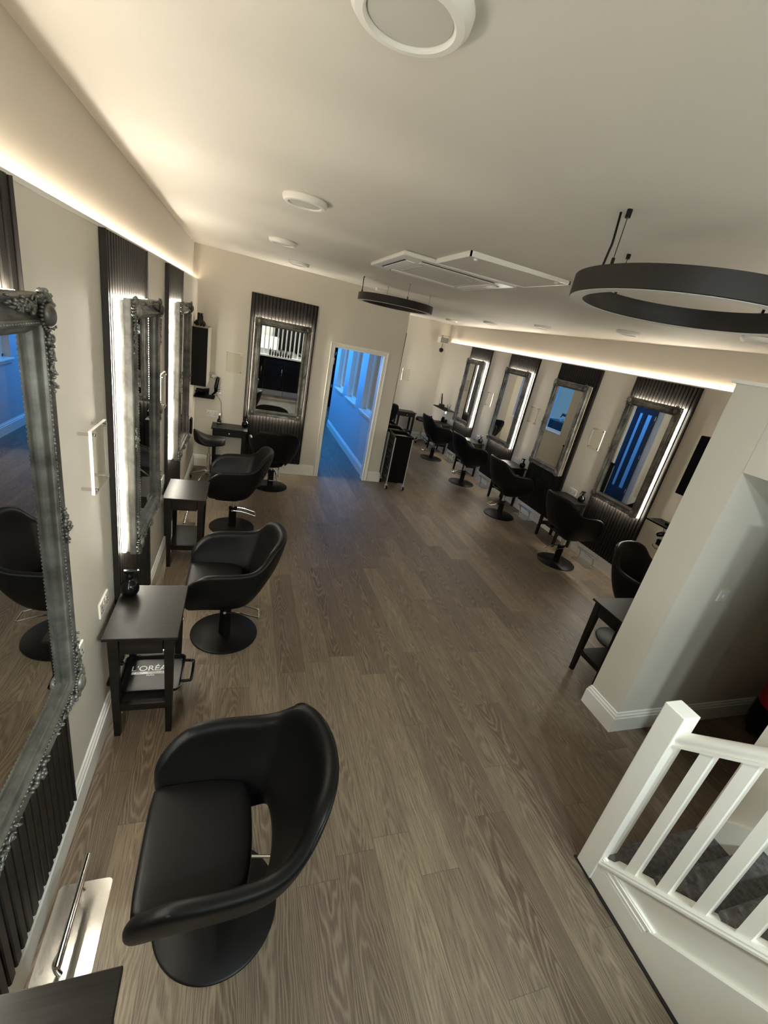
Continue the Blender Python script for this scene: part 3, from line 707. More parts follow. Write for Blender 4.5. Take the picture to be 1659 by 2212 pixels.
# ------------------------------------------------------------------ acrylic poster holders (local: wall at +Y)
def make_acrylic(label):
    t = thing('acrylic_frame', label, 'poster holder', group='clear acrylic poster holders')
    MB().box((-0.105, -0.052, -0.135), (0.105, -0.049, 0.135)).box((-0.105, -0.045, -0.135), (0.105, -0.042, 0.135)).build('acrylic_sheet', 'acrylic', t)
    E = MB()
    for s in (-1, 1): E.box((s * 0.105, -0.053, -0.136), (s * 0.107, -0.041, 0.136)).box((-0.105, -0.053, s * 0.135), (0.105, -0.041, s * 0.137))
    E.build('sheet_edge', 'white_plastic', t)
    for sx in (-1, 1):
        for sz in (-1, 1): MB().cyl((sx * 0.088, 0, sz * 0.118), (sx * 0.088, -0.060, sz * 0.118), 0.007, n=12).build('standoff', 'steel', t, smooth=True, angle=40)
    return t
AC = [((XL, 2.055, 1.597), RL + PI, 'clear acrylic holder on the left wall between the two nearest mirrors'), ((XL, 3.68, 1.597), RL + PI, 'clear acrylic holder on the left wall seen edge-on between the two farther mirrors'),
      ((-0.10, YB, 1.553), 0, 'clear acrylic holder on the back wall left of the lit mirror'), ((XR, 7.80, 1.54), RR + PI, 'clear acrylic holder on the right wall between the two farthest mirrors'),
      ((XR, 6.30, 1.555), RR + PI, 'clear acrylic holder on the right wall just left of the unlit mirror'), ((XR, 4.80, 1.555), RR + PI, 'clear acrylic holder on the right wall just right of the unlit mirror'),
      ((3.77, YR, 1.52), 0, 'clear acrylic holder on the far back wall above the farthest side table')]
A0 = None
for loc, rz, lab in AC:
    if A0 is None: A0 = o = make_acrylic(lab)
    else: o = dup(A0, lab, loc)
    o.location = loc; o.rotation_euler = (0, 0, rz)

# ------------------------------------------------------------------ wall sockets (local: wall at +Y)
def make_socket(label, w=0.15, rock=2):
    t = thing('wall_socket', label, 'socket', group='white double sockets')
    MB().box((-w / 2, -0.011, -0.044), (w / 2, 0, 0.044), bev=0.004).build('face_plate', 'white_plastic', t)
    for s in (-1, 1):
        MB().box((s * 0.018 - 0.006, -0.014, 0.012), (s * 0.018 + 0.006, -0.010, 0.032), bev=0.0015).build('rocker_switch', 'white_gloss', t)
        h = MB()
        for dx, dz_, a, b_ in ((0, 0.012, 0.003, 0.006), (-0.011, -0.012, 0.005, 0.003), (0.011, -0.012, 0.005, 0.003)): h.box((s * 0.045 + dx - a, -0.0118, dz_ - b_ - 0.004), (s * 0.045 + dx + a, -0.0105, dz_ + b_ - 0.004))
        h.build('pin_holes', 'black_plastic', t)
    return t
SK = [((XL, 1.75, 0.775), RL + PI, 'white double socket on the left wall just right of the nearest mirror'), ((XL, 2.15, 0.775), RL + PI, 'white double socket on the left wall above the table with the tray'), ((XL, 3.98, 0.76), RL + PI, 'white double socket on the left wall above the farther side table'),
      ((-0.36, YB, 0.80), 0, 'white double socket on the back wall in the corner above the table'), ((XR, 4.90, 0.745), RR + PI, 'white double socket above the nearest table of the right wall'), ((XR, 6.42, 0.745), RR + PI, 'white double socket above the third farthest table of the right wall'),
      ((XR, 7.90, 0.745), RR + PI, 'white double socket above the second farthest table of the right wall'), ((XR, 9.25, 0.76), RR + PI, 'white double socket above the farthest table of the right wall')]
S0 = None
for loc, rz, lab in SK:
    if S0 is None: S0 = o = make_socket(lab)
    else: o = dup(S0, lab, loc)
    o.location = loc; o.rotation_euler = (0, 0, rz)
t = thing('light_switch', 'white light switch on the wall face beyond the stair newel', 'switch', (3.075, 1.668, 1.163))
MB().box((-0.043, -0.011, -0.043), (0.043, 0, 0.043), bev=0.004).build('face_plate', 'white_plastic', t)
MB().box((-0.008, -0.016, -0.013), (0.008, -0.010, 0.013), bev=0.002).build('rocker_switch', 'white_gloss', t)

# ------------------------------------------------------------------ saddle stools
def make_stool(label):
    t = thing('saddle_stool', label, 'stool', group='black saddle stools')
    mb = MB(); rows = []
    nu, nv = 13, 15
    for i in range(nu):
        u = -1 + 2 * i / (nu - 1)             # along (x), back at -1
        hw = 0.20 * math.sqrt(max(0.02, 1 - abs(u) ** 3.0)) * (1.0 - 0.18 * (u + 1) / 2)
        top, bot = [], []
        for j in range(nv):
            v = -1 + 2 * j / (nv - 1)
            hump = 0.095 * max(0, -u) ** 1.5
            top.append((0.205 * u, hw * v, 0.630 + hump - 0.085 * abs(v) ** 3.5 - 0.025 * max(0, u) ** 2))
            bot.append((0.195 * u, hw * 0.95 * v, 0.530 + hump * 0.35 + 0.02 * max(0, u)))
        rows.append(top + bot[::-1])
    V = mb.grid(rows, close_v=True); mb.bm.faces.new(V[0][::-1]); mb.bm.faces.new(V[-1])
    mb.build('seat', 'black_leather', t, smooth=True, sub=1)
    MB().cyl((0, 0, 0.10), (0, 0, 0.36), 0.025, n=18).cyl((0, 0, 0.36), (0, 0, 0.375), 0.028, n=18).build('column', 'chrome', t, smooth=True, angle=40)
    MB().cyl((0, 0, 0.37), (0, 0, 0.585), 0.013, n=14).build('piston', 'chrome', t, smooth=True, angle=40)
    for k in range(5):
        a = 2 * PI * k / 5 + 0.35; ca, sa = math.cos(a), math.sin(a)
        lg = MB().tube([(ca * r, sa * r, z) for r, z in ((0.0, 0.145), (0.05, 0.14), (0.13, 0.115), (0.20, 0.085), (0.235, 0.066))], [0.02, 0.018, 0.014, 0.012, 0.010], 10).build('leg', 'chrome', t, smooth=True)
        MB().lathe([(0, -0.016), (0.024, -0.016), (0.028, -0.01), (0.028, 0.01), (0.024, 0.016), (0, 0.016)], 16, c=(ca * 0.238, sa * 0.238, 0.028), ax=1).build('caster', 'black_plastic', lg, smooth=True, angle=40)
    MB().tube([(0.04, 0.03, 0.565), (0.10, 0.09, 0.555), (0.12, 0.13, 0.55)], 0.005, 6).build('height_lever', 'black_metal', t, smooth=True)
    return t
s0 = make_stool('black saddle stool on chrome casters in the back left corner'); s0.location = (-0.345, 6.13, 0); s0.rotation_euler = (0, 0, 0.15)
dup(s0, 'black saddle stool on chrome casters in the far right corner', (4.34, 10.12, 0.0), 2.4)

# ------------------------------------------------------------------ back left corner: cabinet, diffuser, shelf, tools
t = thing('wall_cabinet', 'dark brown box cabinet high on the wall in the back left corner', 'cabinet', (-0.503, 6.425, 1.265))
MB().box((-0.092, -0.30, 0), (0.092, 0.315, 0.70), bev=0.002).build('cabinet_body', 'cabinet_edge', t)
MB().box((-0.088, -0.315, 0.004), (0.088, -0.301, 0.696), bev=0.002).build('door', 'cabinet_brown', t)
t = thing('hairdryer_diffuser', 'black hairdryer diffuser nozzle standing on the dark wall cabinet', 'diffuser', (-0.525, 6.36, 1.966))
MB().lathe([(0.066, 0.012), (0.074, 0.016), (0.070, 0.034), (0.055, 0.058), (0.040, 0.070), (0.036, 0.074), (0.034, 0.150), (0.030, 0.150), (0.030, 0.078), (0.03, 0.03), (0.0, 0.02)], 28).build('diffuser_body', 'black_gloss', t, smooth=True, angle=50)
pg = MB()
for k in range(9): a = 2 * PI * k / 9; pg.cyl((0.05 * math.cos(a), 0.05 * math.sin(a), 0.0), (0.05 * math.cos(a), 0.05 * math.sin(a), 0.02), 0.005, n=8)
pg.build('prongs', 'black_plastic', t, smooth=True, angle=40)
t = thing('tool_shelf', 'small black corner shelf below the dark cabinet, back left corner', 'shelf', (-0.46, 6.73, 1.05))
MB().box((-0.13, -0.235, 0), (0.13, 0.0, 0.016), bev=0.002).build('shelf_board', 'cabinet_brown', t)
t = thing('tool_holder', 'glossy black curved holder lying on the back left corner shelf', 'tool holder', (-0.49, 6.61, 1.066))
mb = MB(); mb.grid([[(x, -0.085 + 0.17 * k / 8, 0.002 + 0.07 * (1 - math.sin(PI * k / 8)) + (0.02 if x > 0 else 0)) for k in range(9)] for x in (-0.085, 0.0, 0.085)])
mb.build('holder_shell', 'black_gloss', t, smooth=True)
t.children[0].modifiers.new('solid', 'SOLIDIFY').thickness = 0.006
t = thing('hairdryer', 'black hairdryer hanging between chrome rings in the back left corner', 'hairdryer', (-0.318, 6.655, 1.10))
MB().tube([(0.0, 0, 0.02), (0.005, 0, 0.10), (0.02, 0, 0.20), (0.03, 0, 0.235)], [0.024, 0.034, 0.030, 0.022], 14).build('barrel', 'black_gloss', t, smooth=True)
MB().cyl((0.0, 0, 0.03), (-0.05, 0, -0.02), 0.016, 0.013, n=12).build('handle', 'black_plastic', t, smooth=True, angle=40)
MB().tube(catmull([(0.0, 0, 0.0), (0.07, 0.01, -0.10), (0.08, 0.02, -0.22), (0.09, 0.02, -0.30), (0.06, 0.03, -0.36)], 4), 0.003, 6).build('cord', 'black_plastic', t, smooth=True)
def ring_holder(label, loc, r):
    t = thing('ring_holder', label, 'holder', loc)
    MB().tube([(r * math.cos(2 * PI * k / 20), -r - 0.01 + r * math.sin(2 * PI * k / 20) , 0) for k in range(20)], 0.005, 8, closed=True).tube([(r * math.cos(2 * PI * k / 20), -r - 0.01 + r * math.sin(2 * PI * k / 20), 0.022) for k in range(20)], 0.004, 8, closed=True).build('ring', 'chrome', t, smooth=True)
    MB().box((-0.02, -0.012, -0.02), (0.02, 0, 0.04), bev=0.003).build('wall_bracket', 'chrome', t)
ring_holder('chrome ring holder high on the back wall beside the dark cabinet', (-0.352, YB, 1.315), 0.042)
ring_holder('chrome ring holder lower on the back wall beside the corner shelf', (-0.295, YB, 1.125), 0.046)
t = thing('product_bottle', 'dark bottle with chrome band and white cap on the back corner table', 'bottle', (-0.255, 6.62, TH))
MB().lathe([(0, 0), (0.030, 0), (0.032, 0.006), (0.031, 0.03), (0.028, 0.06), (0.018, 0.075), (0.011, 0.082), (0.011, 0.12), (0, 0.12)], 22).build('body', 'black_gloss', t, smooth=True, angle=40)
MB().lathe([(0.0325, 0.012), (0.0335, 0.014), (0.0335, 0.024), (0.0325, 0.026)], 22).build('band', 'chrome', t, smooth=True)
MB().blob((0, 0, 0.136), (0.0165, 0.0165, 0.018), sub=2).build('cap', 'white_gloss', t, smooth=True)
t = thing('wall_device', 'slim black device fixed low on the left wall by the saddle stool', 'device', (XL, 6.17, 0.63))
MB().box((0, -0.05, 0), (0.03, 0.05, 0.20), bev=0.005).build('case', 'black_plastic', t)
MB().cyl((0.015, 0.0, 0.20), (0.015, 0.0, 0.222), 0.004, n=8).build('antenna', 'black_plastic', t, smooth=True)

# ------------------------------------------------------------------ right wall shelves and box near the camera
t = thing('wall_cabinet', 'black box cabinet on the right wall partly hidden by the wall edge', 'cabinet', (4.615, 3.03, 1.33))
MB().box((-0.045, -0.35, 0), (0.045, 0.35, 0.645), bev=0.003).build('cabinet_body', 'cabinet_brown', t)
MB().box((-0.062, -0.345, 0.004), (-0.046, 0.345, 0.641), bev=0.002).build('door', 'cabinet_brown', t)
t = thing('tool_shelf', 'small dark shelf on the right wall beside the wall edge', 'shelf', (4.545, 3.23, 0.965))
MB().box((-0.115, -0.24, 0), (0.115, 0.24, 0.018), bev=0.002).build('shelf_board', 'cabinet_brown', t)
t = thing('hair_clipper_stand', 'black charging stand on the dark shelf beside the wall edge', 'charging stand', (4.56, 3.20, 0.9835))
MB().box((-0.06, -0.09, 0), (0.06, 0.09, 0.03), bev=0.006).build('stand_base', 'black_plastic', t)
MB().box((-0.03, -0.05, 0.03), (0.03, 0.05, 0.075), bev=0.01).build('cradle', 'black_plastic', t)
t = thing('power_adapter', 'black power adapter with coiled cable hanging on the right wall below the shelf', 'adapter', (4.655, 3.34, 0.735))
MB().box((-0.04, -0.03, -0.035), (0.0, 0.035, 0.035), bev=0.005).build('plug_body', 'black_plastic', t)
MB().tube([(-0.02, 0.02 + 0.065 * math.cos(a), -0.035 + 0.05 * math.sin(a)) for a in [x * PI / 10 for x in range(3, 20)]], 0.0035, 6).build('cable_loop', 'black_plastic', t, smooth=True)
bn = MB()
for k in range(6): bn.tube([(-0.018 + 0.004 * (k % 3), 0.03 + 0.052 * math.cos(a) * 0.9 + 0.003 * k, 0.085 + 0.02 * math.sin(a) + 0.028 * math.cos(a) * -0.9 + 0.003 * k) for a in [x * PI / 8 for x in range(16)]], 0.0035, 6, closed=True)
bn.build('cable_bundle', 'black_plastic', t, smooth=True)
MB().tube([(-0.015, 0.02, 0.10), (-0.012, 0.035, 0.16), (-0.012, 0.045, 0.235)], 0.003, 6).build('cable', 'black_plastic', t, smooth=True)

# far right corner shelf with tools
t = thing('tool_shelf', 'dark shelf crowded with styling tools near the far right corner', 'shelf', (4.53, 9.52, 0.985))
MB().box((-0.13, -0.34, 0), (0.13, 0.36, 0.018), bev=0.002).build('shelf_board', 'cabinet_brown', t)
t = thing('hair_straightener', 'black hair straightener standing upright on the far right shelf', 'straightener', (4.50, 9.62, 1.0035))
MB().box((-0.05, -0.06, 0), (0.05, 0.06, 0.075), bev=0.01).build('stand', 'black_plastic', t)
MB().tube([(0, 0.02, 0.06), (-0.01, 0.06, 0.20), (-0.015, 0.085, 0.30)], [0.018, 0.017, 0.011], 8).build('plates', 'black_plastic', t, smooth=True)
MB().tube(catmull([(-0.015, 0.085, 0.30), (-0.02, 0.13, 0.28), (-0.02, 0.14, 0.10), (-0.02, 0.13, 0.0)], 4), 0.003, 6).build('cord', 'black_plastic', t, smooth=True)
t = thing('curling_iron', 'black curling wand standing at the near end of the far right shelf', 'curling iron', (4.52, 9.27, 1.0035))
MB().box((-0.04, -0.05, 0), (0.04, 0.05, 0.03), bev=0.006).build('stand', 'black_plastic', t)
for a, b_ in ((-0.03, 0.02), (0.02, -0.035)): MB().tube([(a, 0, 0.025), (a * 1.2, b_, 0.13)], [0.008, 0.004], 8).build('wand', 'black_plastic', t, smooth=True)
t = thing('white_charger', 'white charger hanging under the near end of the far right shelf', 'charger', (4.44, 9.27, 0.93))
MB().box((-0.025, -0.085, 0), (0.02, 0.085, 0.054), bev=0.004).build('case', 'white_plastic', t)
t = thing('product_jar', 'two-chamber black jar at the back of the farthest right-hand table', 'jar', (4.55, 9.48, TH))
MB().lathe([(0, 0), (0.04, 0), (0.042, 0.01), (0.042, 0.085), (0.03, 0.095), (0, 0.095)], 20).build('body', 'black_gloss', t, smooth=True, angle=40)
MB().lathe([(0, 0.094), (0.032, 0.094), (0.032, 0.12), (0, 0.122)], 20).build('lid', 'black_plastic', t, smooth=True, angle=40)
t = thing('product_jar', 'smaller black jar at the front of the farthest right-hand table', 'jar', (4.56, 9.33, TH))
MB().lathe([(0, 0), (0.034, 0), (0.036, 0.01), (0.036, 0.065), (0.026, 0.072), (0, 0.072)], 20).build('body', 'black_gloss', t, smooth=True, angle=40)
MB().lathe([(0, 0.071), (0.03, 0.071), (0.03, 0.09), (0, 0.092)], 20).build('lid', 'black_plastic', t, smooth=True, angle=40)
t = thing('speaker', 'small white-sided box speaker in the far right corner below the ceiling', 'speaker', (4.38, 10.12, 2.385))
MB().box((-0.10, -0.09, 0), (0.10, 0.10, 0.125), bev=0.006).build('speaker_case', 'white_plastic', t)
MB().box((-0.095, -0.097, 0.005), (0.095, -0.0905, 0.12), bev=0.003).build('grille', 'speaker_grey', t)
MB().box((-0.01, 0.06, 0.125), (0.01, 0.08, 0.17)).box((-0.01, 0.06, 0.155), (0.20, 0.075, 0.17)).build('wall_bracket', 'drywood_item', t)
t = thing('security_camera', 'small black dome camera hanging under the corner speaker', 'camera', (4.40, 10.15, 2.23))
MB().cyl((0, 0, 0.03), (0, 0, 0.155), 0.006, n=8).build('stem', 'black_metal', t, smooth=True)
MB().blob((0, 0, 0), (0.052, 0.052, 0.052), sub=3).build('dome', 'black_gloss', t, smooth=True)

# ------------------------------------------------------------------ trolleys
def make_trolley(label):
    t = thing('salon_trolley', label, 'trolley', group='black salon trolleys')
    hx, hy = 0.155, 0.18
    MB().box((-hx + 0.012, -hy + 0.008, 0.13), (hx - 0.012, -hy + 0.02, 0.87)).box((-hx + 0.012, hy - 0.02, 0.13), (hx - 0.012, hy - 0.008, 0.87)).box((hx - 0.02, -hy + 0.02, 0.13), (hx - 0.008, hy - 0.02, 0.87)).box((-hx + 0.02, -hy + 0.02, 0.12), (hx - 0.012, hy - 0.02, 0.135)).build('cabinet_body', 'black_plastic', t)
    for k in range(5):
        z = 0.15 + k * 0.143
        d = MB().box((-hx + 0.01, -hy + 0.024, z), (hx - 0.03, hy - 0.024, z + 0.132), bev=0.004).build('drawer', 'black_plastic', t)
        MB().tube(catmull([(-hx + 0.012, -0.06, z + 0.085), (-hx - 0.012, -0.045, z + 0.078), (-hx - 0.012, 0.045, z + 0.078), (-hx + 0.012, 0.06, z + 0.085)], 4), 0.007, 8).build('drawer_handle', 'black_gloss', d, smooth=True)
    T = MB().box((-hx, -hy, 0.865), (hx, hy, 0.875))
    T.box((-hx, -hy, 0.875), (-hx + 0.014, hy, 0.905)).box((hx - 0.014, -hy, 0.875), (hx, hy, 0.905)).box((-hx, -hy, 0.875), (hx, -hy + 0.014, 0.905)).box((-hx, hy - 0.014, 0.875), (hx, hy, 0.905))
    T.build('top_tray', 'black_gloss', t, bev=0.003)
    for sx in (-1, 1):
        for sy in (-1, 1):
            x, y = sx * (hx - 0.008), sy * (hy - 0.008)
            MB().cyl((x, y, 0.085), (x, y, 0.868), 0.0085, n=12).build('post', 'silver_paint', t, smooth=True, angle=40)
            c = MB().lathe([(0.008, -0.014), (0.026, -0.014), (0.0265, 0.014), (0.008, 0.014)], 20, c=(x, y, 0.034), ax=0).build('caster', 'silver_paint', t, smooth=True, angle=40)
            MB().lathe([(0.026, -0.012), (0.034, -0.012), (0.034, 0.012), (0.026, 0.012)], 20, c=(x, y, 0.034), ax=0).build('tyre', 'black_plastic', c, smooth=True, angle=40)
            MB().box((x - 0.018, y - 0.012, 0.066), (x + 0.018, y + 0.012, 0.088)).box((x - 0.020, y - 0.01, 0.03), (x - 0.016, y + 0.01, 0.07)).box((x + 0.016, y - 0.01, 0.03), (x + 0.020, y + 0.01, 0.07)).build('fork', 'silver_paint', c)
    return t
tr0 = make_trolley('black salon trolley with silver posts nearest, beside the doorway corner'); tr0.location = (2.497, 6.57, 0)
tr1 = dup(tr0, 'black salon trolley second in the line behind the doorway corner', (2.50, 6.985, 0), PI)
tr2 = dup(tr0, 'black salon trolley third in the line behind the doorway corner', (2.49, 7.40, 0), 0.0)
for tt in (tr1,):
    text_mesh('lettering', "L'OR\u00c9AL", 0.10, 'logo_white', tt, Matrix.Translation((-0.149 + 0.0, -0.2 + 0.2, 0.5)) @ Matrix.Rotation(PI / 2, 4, 'Z') @ Matrix.Rotation(PI / 2, 4, 'X') if False else Matrix.Translation((0.0, 0.1725, 0.5)) @ Matrix.Rotation(PI, 4, 'Z') @ Matrix.Rotation(PI / 2, 4, 'X') @ Matrix.Rotation(PI / 2, 4, 'Z'))

# ------------------------------------------------------------------ ceiling fittings
def make_disc(label):
    t = thing('ceiling_light', label, 'ceiling light', group='round ceiling lights')
    MB().lathe([(0.0, 0.0), (0.118, 0.0), (0.121, -0.006), (0.118, -0.022), (0.108, -0.032), (0.092, -0.034), (0.087, -0.031), (0.086, -0.024), (0.0, -0.024)], 56).build('rim', 'white_plastic', t, smooth=True, angle=35)
    MB().lathe([(0.0, -0.0245), (0.0, -0.027), (0.084, -0.027), (0.0855, -0.0245)], 56).build('diffuser', 'grey_diffuser', t, smooth=True, angle=35)
    return t
DL = [(0.262, 1.10, 'round white ceiling light at the top of the photo, nearest the camera'), (0.265, 2.85, 'round white ceiling light second from the camera on the left side'), (0.27, 4.56, 'round white ceiling light third from the camera on the left side'), (0.555, 5.92, 'round white ceiling light closest to the back wall'),
      (3.92, 8.85, 'farthest round ceiling light above the right-hand row'), (3.90, 7.22, 'second farthest round ceiling light above the right-hand row'), (3.95, 5.80, 'third farthest round ceiling light above the right-hand row'), (3.93, 4.20, 'second nearest round ceiling light above the right-hand row'), (3.83, 2.75, 'nearest round ceiling light above the right-hand row, touching the hanging ring')]
D0 = None
for x, y, lab in DL:
    if D0 is None: D0 = o = make_disc(lab)
    else: o = dup(D0, lab, (0, 0, 0))
    o.location = (x, y, zc(x) + 0.001); o.rotation_euler = (0, 0.0148, 0)
def make_ring(label, zb, h, zceil):
    t = thing('ring_pendant', label, 'pendant light', group='black ring pendants')
    MB().lathe([(0.392, h), (0.392, 0.003), (0.398, 0.0), (0.452, 0.0), (0.455, 0.003), (0.455, h), (0.392, h)], 96).build('ring_body', 'ring_metal', t, smooth=True, angle=35)
    MB().lathe([(0.399, -0.0015), (0.451, -0.0015), (0.451, 0.0005), (0.399, 0.0005), (0.399, -0.0015)], 96).build('diffuser', 'grey_diffuser', t, smooth=True, angle=35)
    top = zceil - zb
    for k in range(4):
        a = PI / 2 * k + PI; x, y = 0.424 * math.cos(a), 0.424 * math.sin(a)
        MB().cyl((x, y, h - 0.002), (x, y, top + 0.004), 0.0016, n=6).cyl((x, y, h - 0.002), (x, y, h + 0.028), 0.006, n=10).cyl((x, y, top - 0.020), (x, y, top + 0.012), 0.0095, n=12).build('suspension_wire', 'black_metal', t, smooth=True, angle=40)
    x, y = 0.424 * math.cos(PI - 0.12), 0.424 * math.sin(PI - 0.12)
    MB().tube(catmull([(x, y, h - 0.002), (x + 0.004, y - 0.004, h + 0.06), (x + 0.002, y - 0.01, (h + top) / 2), (x, y - 0.004, top + 0.006)], 4), 0.0042, 8).build('power_cable', 'black_metal', t, smooth=True)
    return t
r0 = make_ring('large black ring pendant hanging at the right edge, near the camera', 2.61, 0.08, zc(1.69)); r0.location = (1.69, 1.552, 2.61)
r1 = dup(r0, 'black ring pendant hanging farther away near the back wall', (1.695, 5.57, 2.628)); 
t = thing('air_conditioner', 'white ceiling cassette air conditioner in the middle of the ceiling', 'air conditioner', (1.50, 3.86, zc(1.5) - 0.003)); t.rotation_euler = (0, 0.0148, 0)
h = 0.475
MB().box((-h, -h, -0.030), (h, h, 0.002), bev=0.010).build('fascia', 'white_plastic', t)
g = MB().box((-0.25, -0.25, -0.036), (0.25, 0.25, -0.030), bev=0.003)
for k in range(24): g.box((-0.235, -0.237 + k * 0.02, -0.0385), (0.235, -0.229 + k * 0.02, -0.036))
g.build('grille', 'grey_diffuser', t)
for k in range(4):
    m = Matrix.Rotation(k * PI / 2, 4, 'Z')
    for nm, a, b_, mat in (('louvre', (-0.30, 0.325, -0.037), (0.30, 0.395, -0.031), 'white_gloss'), ('air_slot', (-0.31, 0.400, -0.0335), (0.31, 0.412, -0.031), 'black_plastic')):
        o = MB().box(a, b_).build(nm, mat, t); o.data.transform(m)
t = thing('ceiling_hatch', 'white square ceiling hatch panel beside the air conditioner', 'ceiling hatch', (1.655, 3.105, zc(1.655)))
MB().box((-0.37, -0.27, -0.022), (0.37, 0.27, 0.006), bev=0.002).build('hatch_panel', 'ceiling_paint', t)
E = MB()
for s in (-1, 1): E.box((s * 0.37, -0.28, -0.026), (s * 0.38, 0.27, 0.006)).box((-0.38, s * 0.27, -0.026), (0.38, s * 0.28, 0.006))
E.build('hatch_trim', 'white_gloss', t)
for sx in (-1, 1): MB().lathe([(0, -0.034), (0.012, -0.033), (0.014, -0.026), (0.014, -0.02)], 14, c=(sx * 0.31, -0.22, 0)).build('catch', 'white_plastic', t, smooth=True)
t = thing('smoke_alarm', 'small white alarm box on the ceiling beside the far ring pendant', 'alarm', (1.73, 6.45, zc(1.73)))
MB().box((-0.075, -0.05, -0.035), (0.075, 0.05, 0.004), bev=0.01).build('case', 'white_plastic', t)

# ------------------------------------------------------------------ stairs and balustrade
SX0, SX1 = 1.85, 2.57
NST = 6; RISE, GO = 0.18, 0.212
Y0 = 0.885
st = MB(); poly = [(Y0, 0.0)]
for k in range(NST):
    y = Y0 - k * GO; z = (k + 1) * RISE
    poly += [(y, z - 0.03), (y + 0.016, z - 0.024), (y + 0.018, z - 0.008), (y + 0.008, z), (y - GO, z)]
poly += [(-2.6, NST * RISE), (-2.6, 0.0)]
st.prism(poly, 0, SX0 + 0.01, SX1 - 0.022)
struct('stairs', st, 'grey_carpet', smooth=False)
# white string against the wall and the closed side under the balustrade
def slope(y): return RISE + (Y0 - y) * RISE / GO
struct('trim_4', MB().prism([(0.92, 0), (0.92, 0.24), (0.90, 0.26), (-0.42, slope(-0.42) + 0.12), (-0.42, 0)], 0, SX1 - 0.022, SX1 + 0.0), 'white_gloss')
K = RISE / GO
def rail_z(y, z87): return z87 + (0.87 - y) * K
struct('wall_stair_side', MB().prism([(0.878, 0.0), (0.878, rail_z(0.878, 0.128)), (-0.42, rail_z(-0.42, 0.128)), (-0.42, 0)], 0, 1.846, 1.90), 'white_gloss')
struct('trim_5', MB().prism([(0.876, 0.0), (0.876, 0.118), (0.606, 0.118), (0.590, 0.157), (-0.42, 0.157 + 1.01 * K), (-0.42, 0)], 0, 1.822, 1.848), 'white_gloss')
m5 = MB().prism([(0.876, 0.118), (0.876, 0.168), (0.575, 0.168), (0.606, 0.118)], 0, 1.832, 1.848)
m5.prism([(0.876, 0.122), (0.876, 0.136), (0.595, 0.136), (0.603, 0.122)], 0, 1.823, 1.834).prism([(0.876, 0.150), (0.876, 0.161), (0.582, 0.161), (0.588, 0.150)], 0, 1.826, 1.834)
struct('trim_6', m5, 'white_gloss')
struct('trim_7', MB().box((1.806, -0.45, 0), (1.822, 0.985, 0.006)), 'slat_dark')
t = thing('stair_balustrade', 'white painted stair balustrade with square newel post at the lower right', 'balustrade', (1.863, 0.925, 0))
def loc(p): return (p[0] - 1.863, p[1] - 0.925, p[2])
MB().box(loc((1.815, 0.877, 0.001)), loc((1.911, 0.973, 1.092)), bev=0.004).build('newel_post', 'white_gloss', t)
# bottom rail following the pitch
def along(prof, y0, z0, y1, z1):
    mb = MB(); rows = [[loc((1.863 + u, y, z + v)) for u, v in prof] for y, z in ((y0, z0), (y1, z1))]
    V = mb.grid(rows, close_v=True); mb.bm.faces.new(V[0][::-1]); mb.bm.faces.new(V[1]); return mb
brp = [(-0.048, 0.0), (-0.048, 0.012), (-0.042, 0.018), (-0.042, 0.026), (-0.03, 0.034), (0.03, 0.034), (0.042, 0.026), (0.048, 0.012), (0.048, 0.0)]
yend = -0.36
along(brp, 0.879, rail_z(0.879, 0.124), yend, rail_z(yend, 0.124)).build('base_rail', 'white_gloss', t)
hrp = [(-0.036, 0.0), (-0.036, 0.012), (-0.026, 0.020), (-0.034, 0.040), (-0.034, 0.054), (-0.026, 0.070), (-0.012, 0.079), (0.0, 0.081), (0.012, 0.079), (0.026, 0.070), (0.034, 0.054), (0.034, 0.040), (0.026, 0.020), (0.036, 0.012), (0.036, 0.0)]
HR0 = 0.938
along(hrp, 0.879, rail_z(0.879, HR0), yend, rail_z(yend, HR0)).build('handrail', 'white_gloss', t, smooth=True, angle=50)
for k in range(9):
    y = 0.765 - k * 0.1245
    a, c = y - 0.021, y + 0.021
    m = MB(); q = [(1.842, a), (1.884, a), (1.884, c), (1.842, c)]
    m.hull([loc((x, yy, rail_z(yy, 0.152))) for x, yy in q], [loc((x, yy, rail_z(yy, HR0 + 0.004))) for x, yy in q])
    m.build('baluster', 'white_gloss', t)

# ------------------------------------------------------------------ landing and units behind the camera (seen in the mirrors)
LZ = NST * RISE
struct('floor_landing', MB().box((-0.6, YN, LZ - 0.05), (SX0 + 0.06, -0.62, LZ)).box((1.8, YN, LZ - 0.05), (SX1, -2.5, LZ)), 'grey_carpet')
struct('wall_front', MB().box((-0.8, YN - 0.12, 0), (5.0, YN, 3)), 'wall_paint')
struct('window_5', MB().box((-0.80, -3.5, 1.35), (-0.72, -3.44, 2.65)).box((-0.80, -1.56, 1.35), (-0.72, -1.5, 2.65)).box((-0.80, -3.44, 1.35), (-0.72, -1.56, 1.41)).box((-0.80, -3.44, 2.59), (-0.72, -1.56, 2.65)).box((-0.78, -2.53, 1.41), (-0.74, -2.47, 2.59)), 'white_gloss')  # unseen window added in the left wall to let the front fill in
t = thing('landing_sideboard', 'dark sideboard against the wall at the back of the landing', 'sideboard', (1.75, YN + 0.25, LZ))
MB().box((-0.75, -0.2, 0.04), (0.75, 0.2, 0.95), bev=0.005).build('sideboard_body', 'black_plastic', t)
MB().box((-0.70, -0.18, 0), (0.70, 0.18, 0.04)).build('plinth', 'black_metal', t)
t = thing('landing_counter', 'white reception counter on the landing behind the balustrade', 'counter', (0.28, -3.85, LZ))
MB().box((-0.9, -0.25, 0), (0.9, 0.25, 0.42), bev=0.006).build('counter_body', 'white_gloss', t)
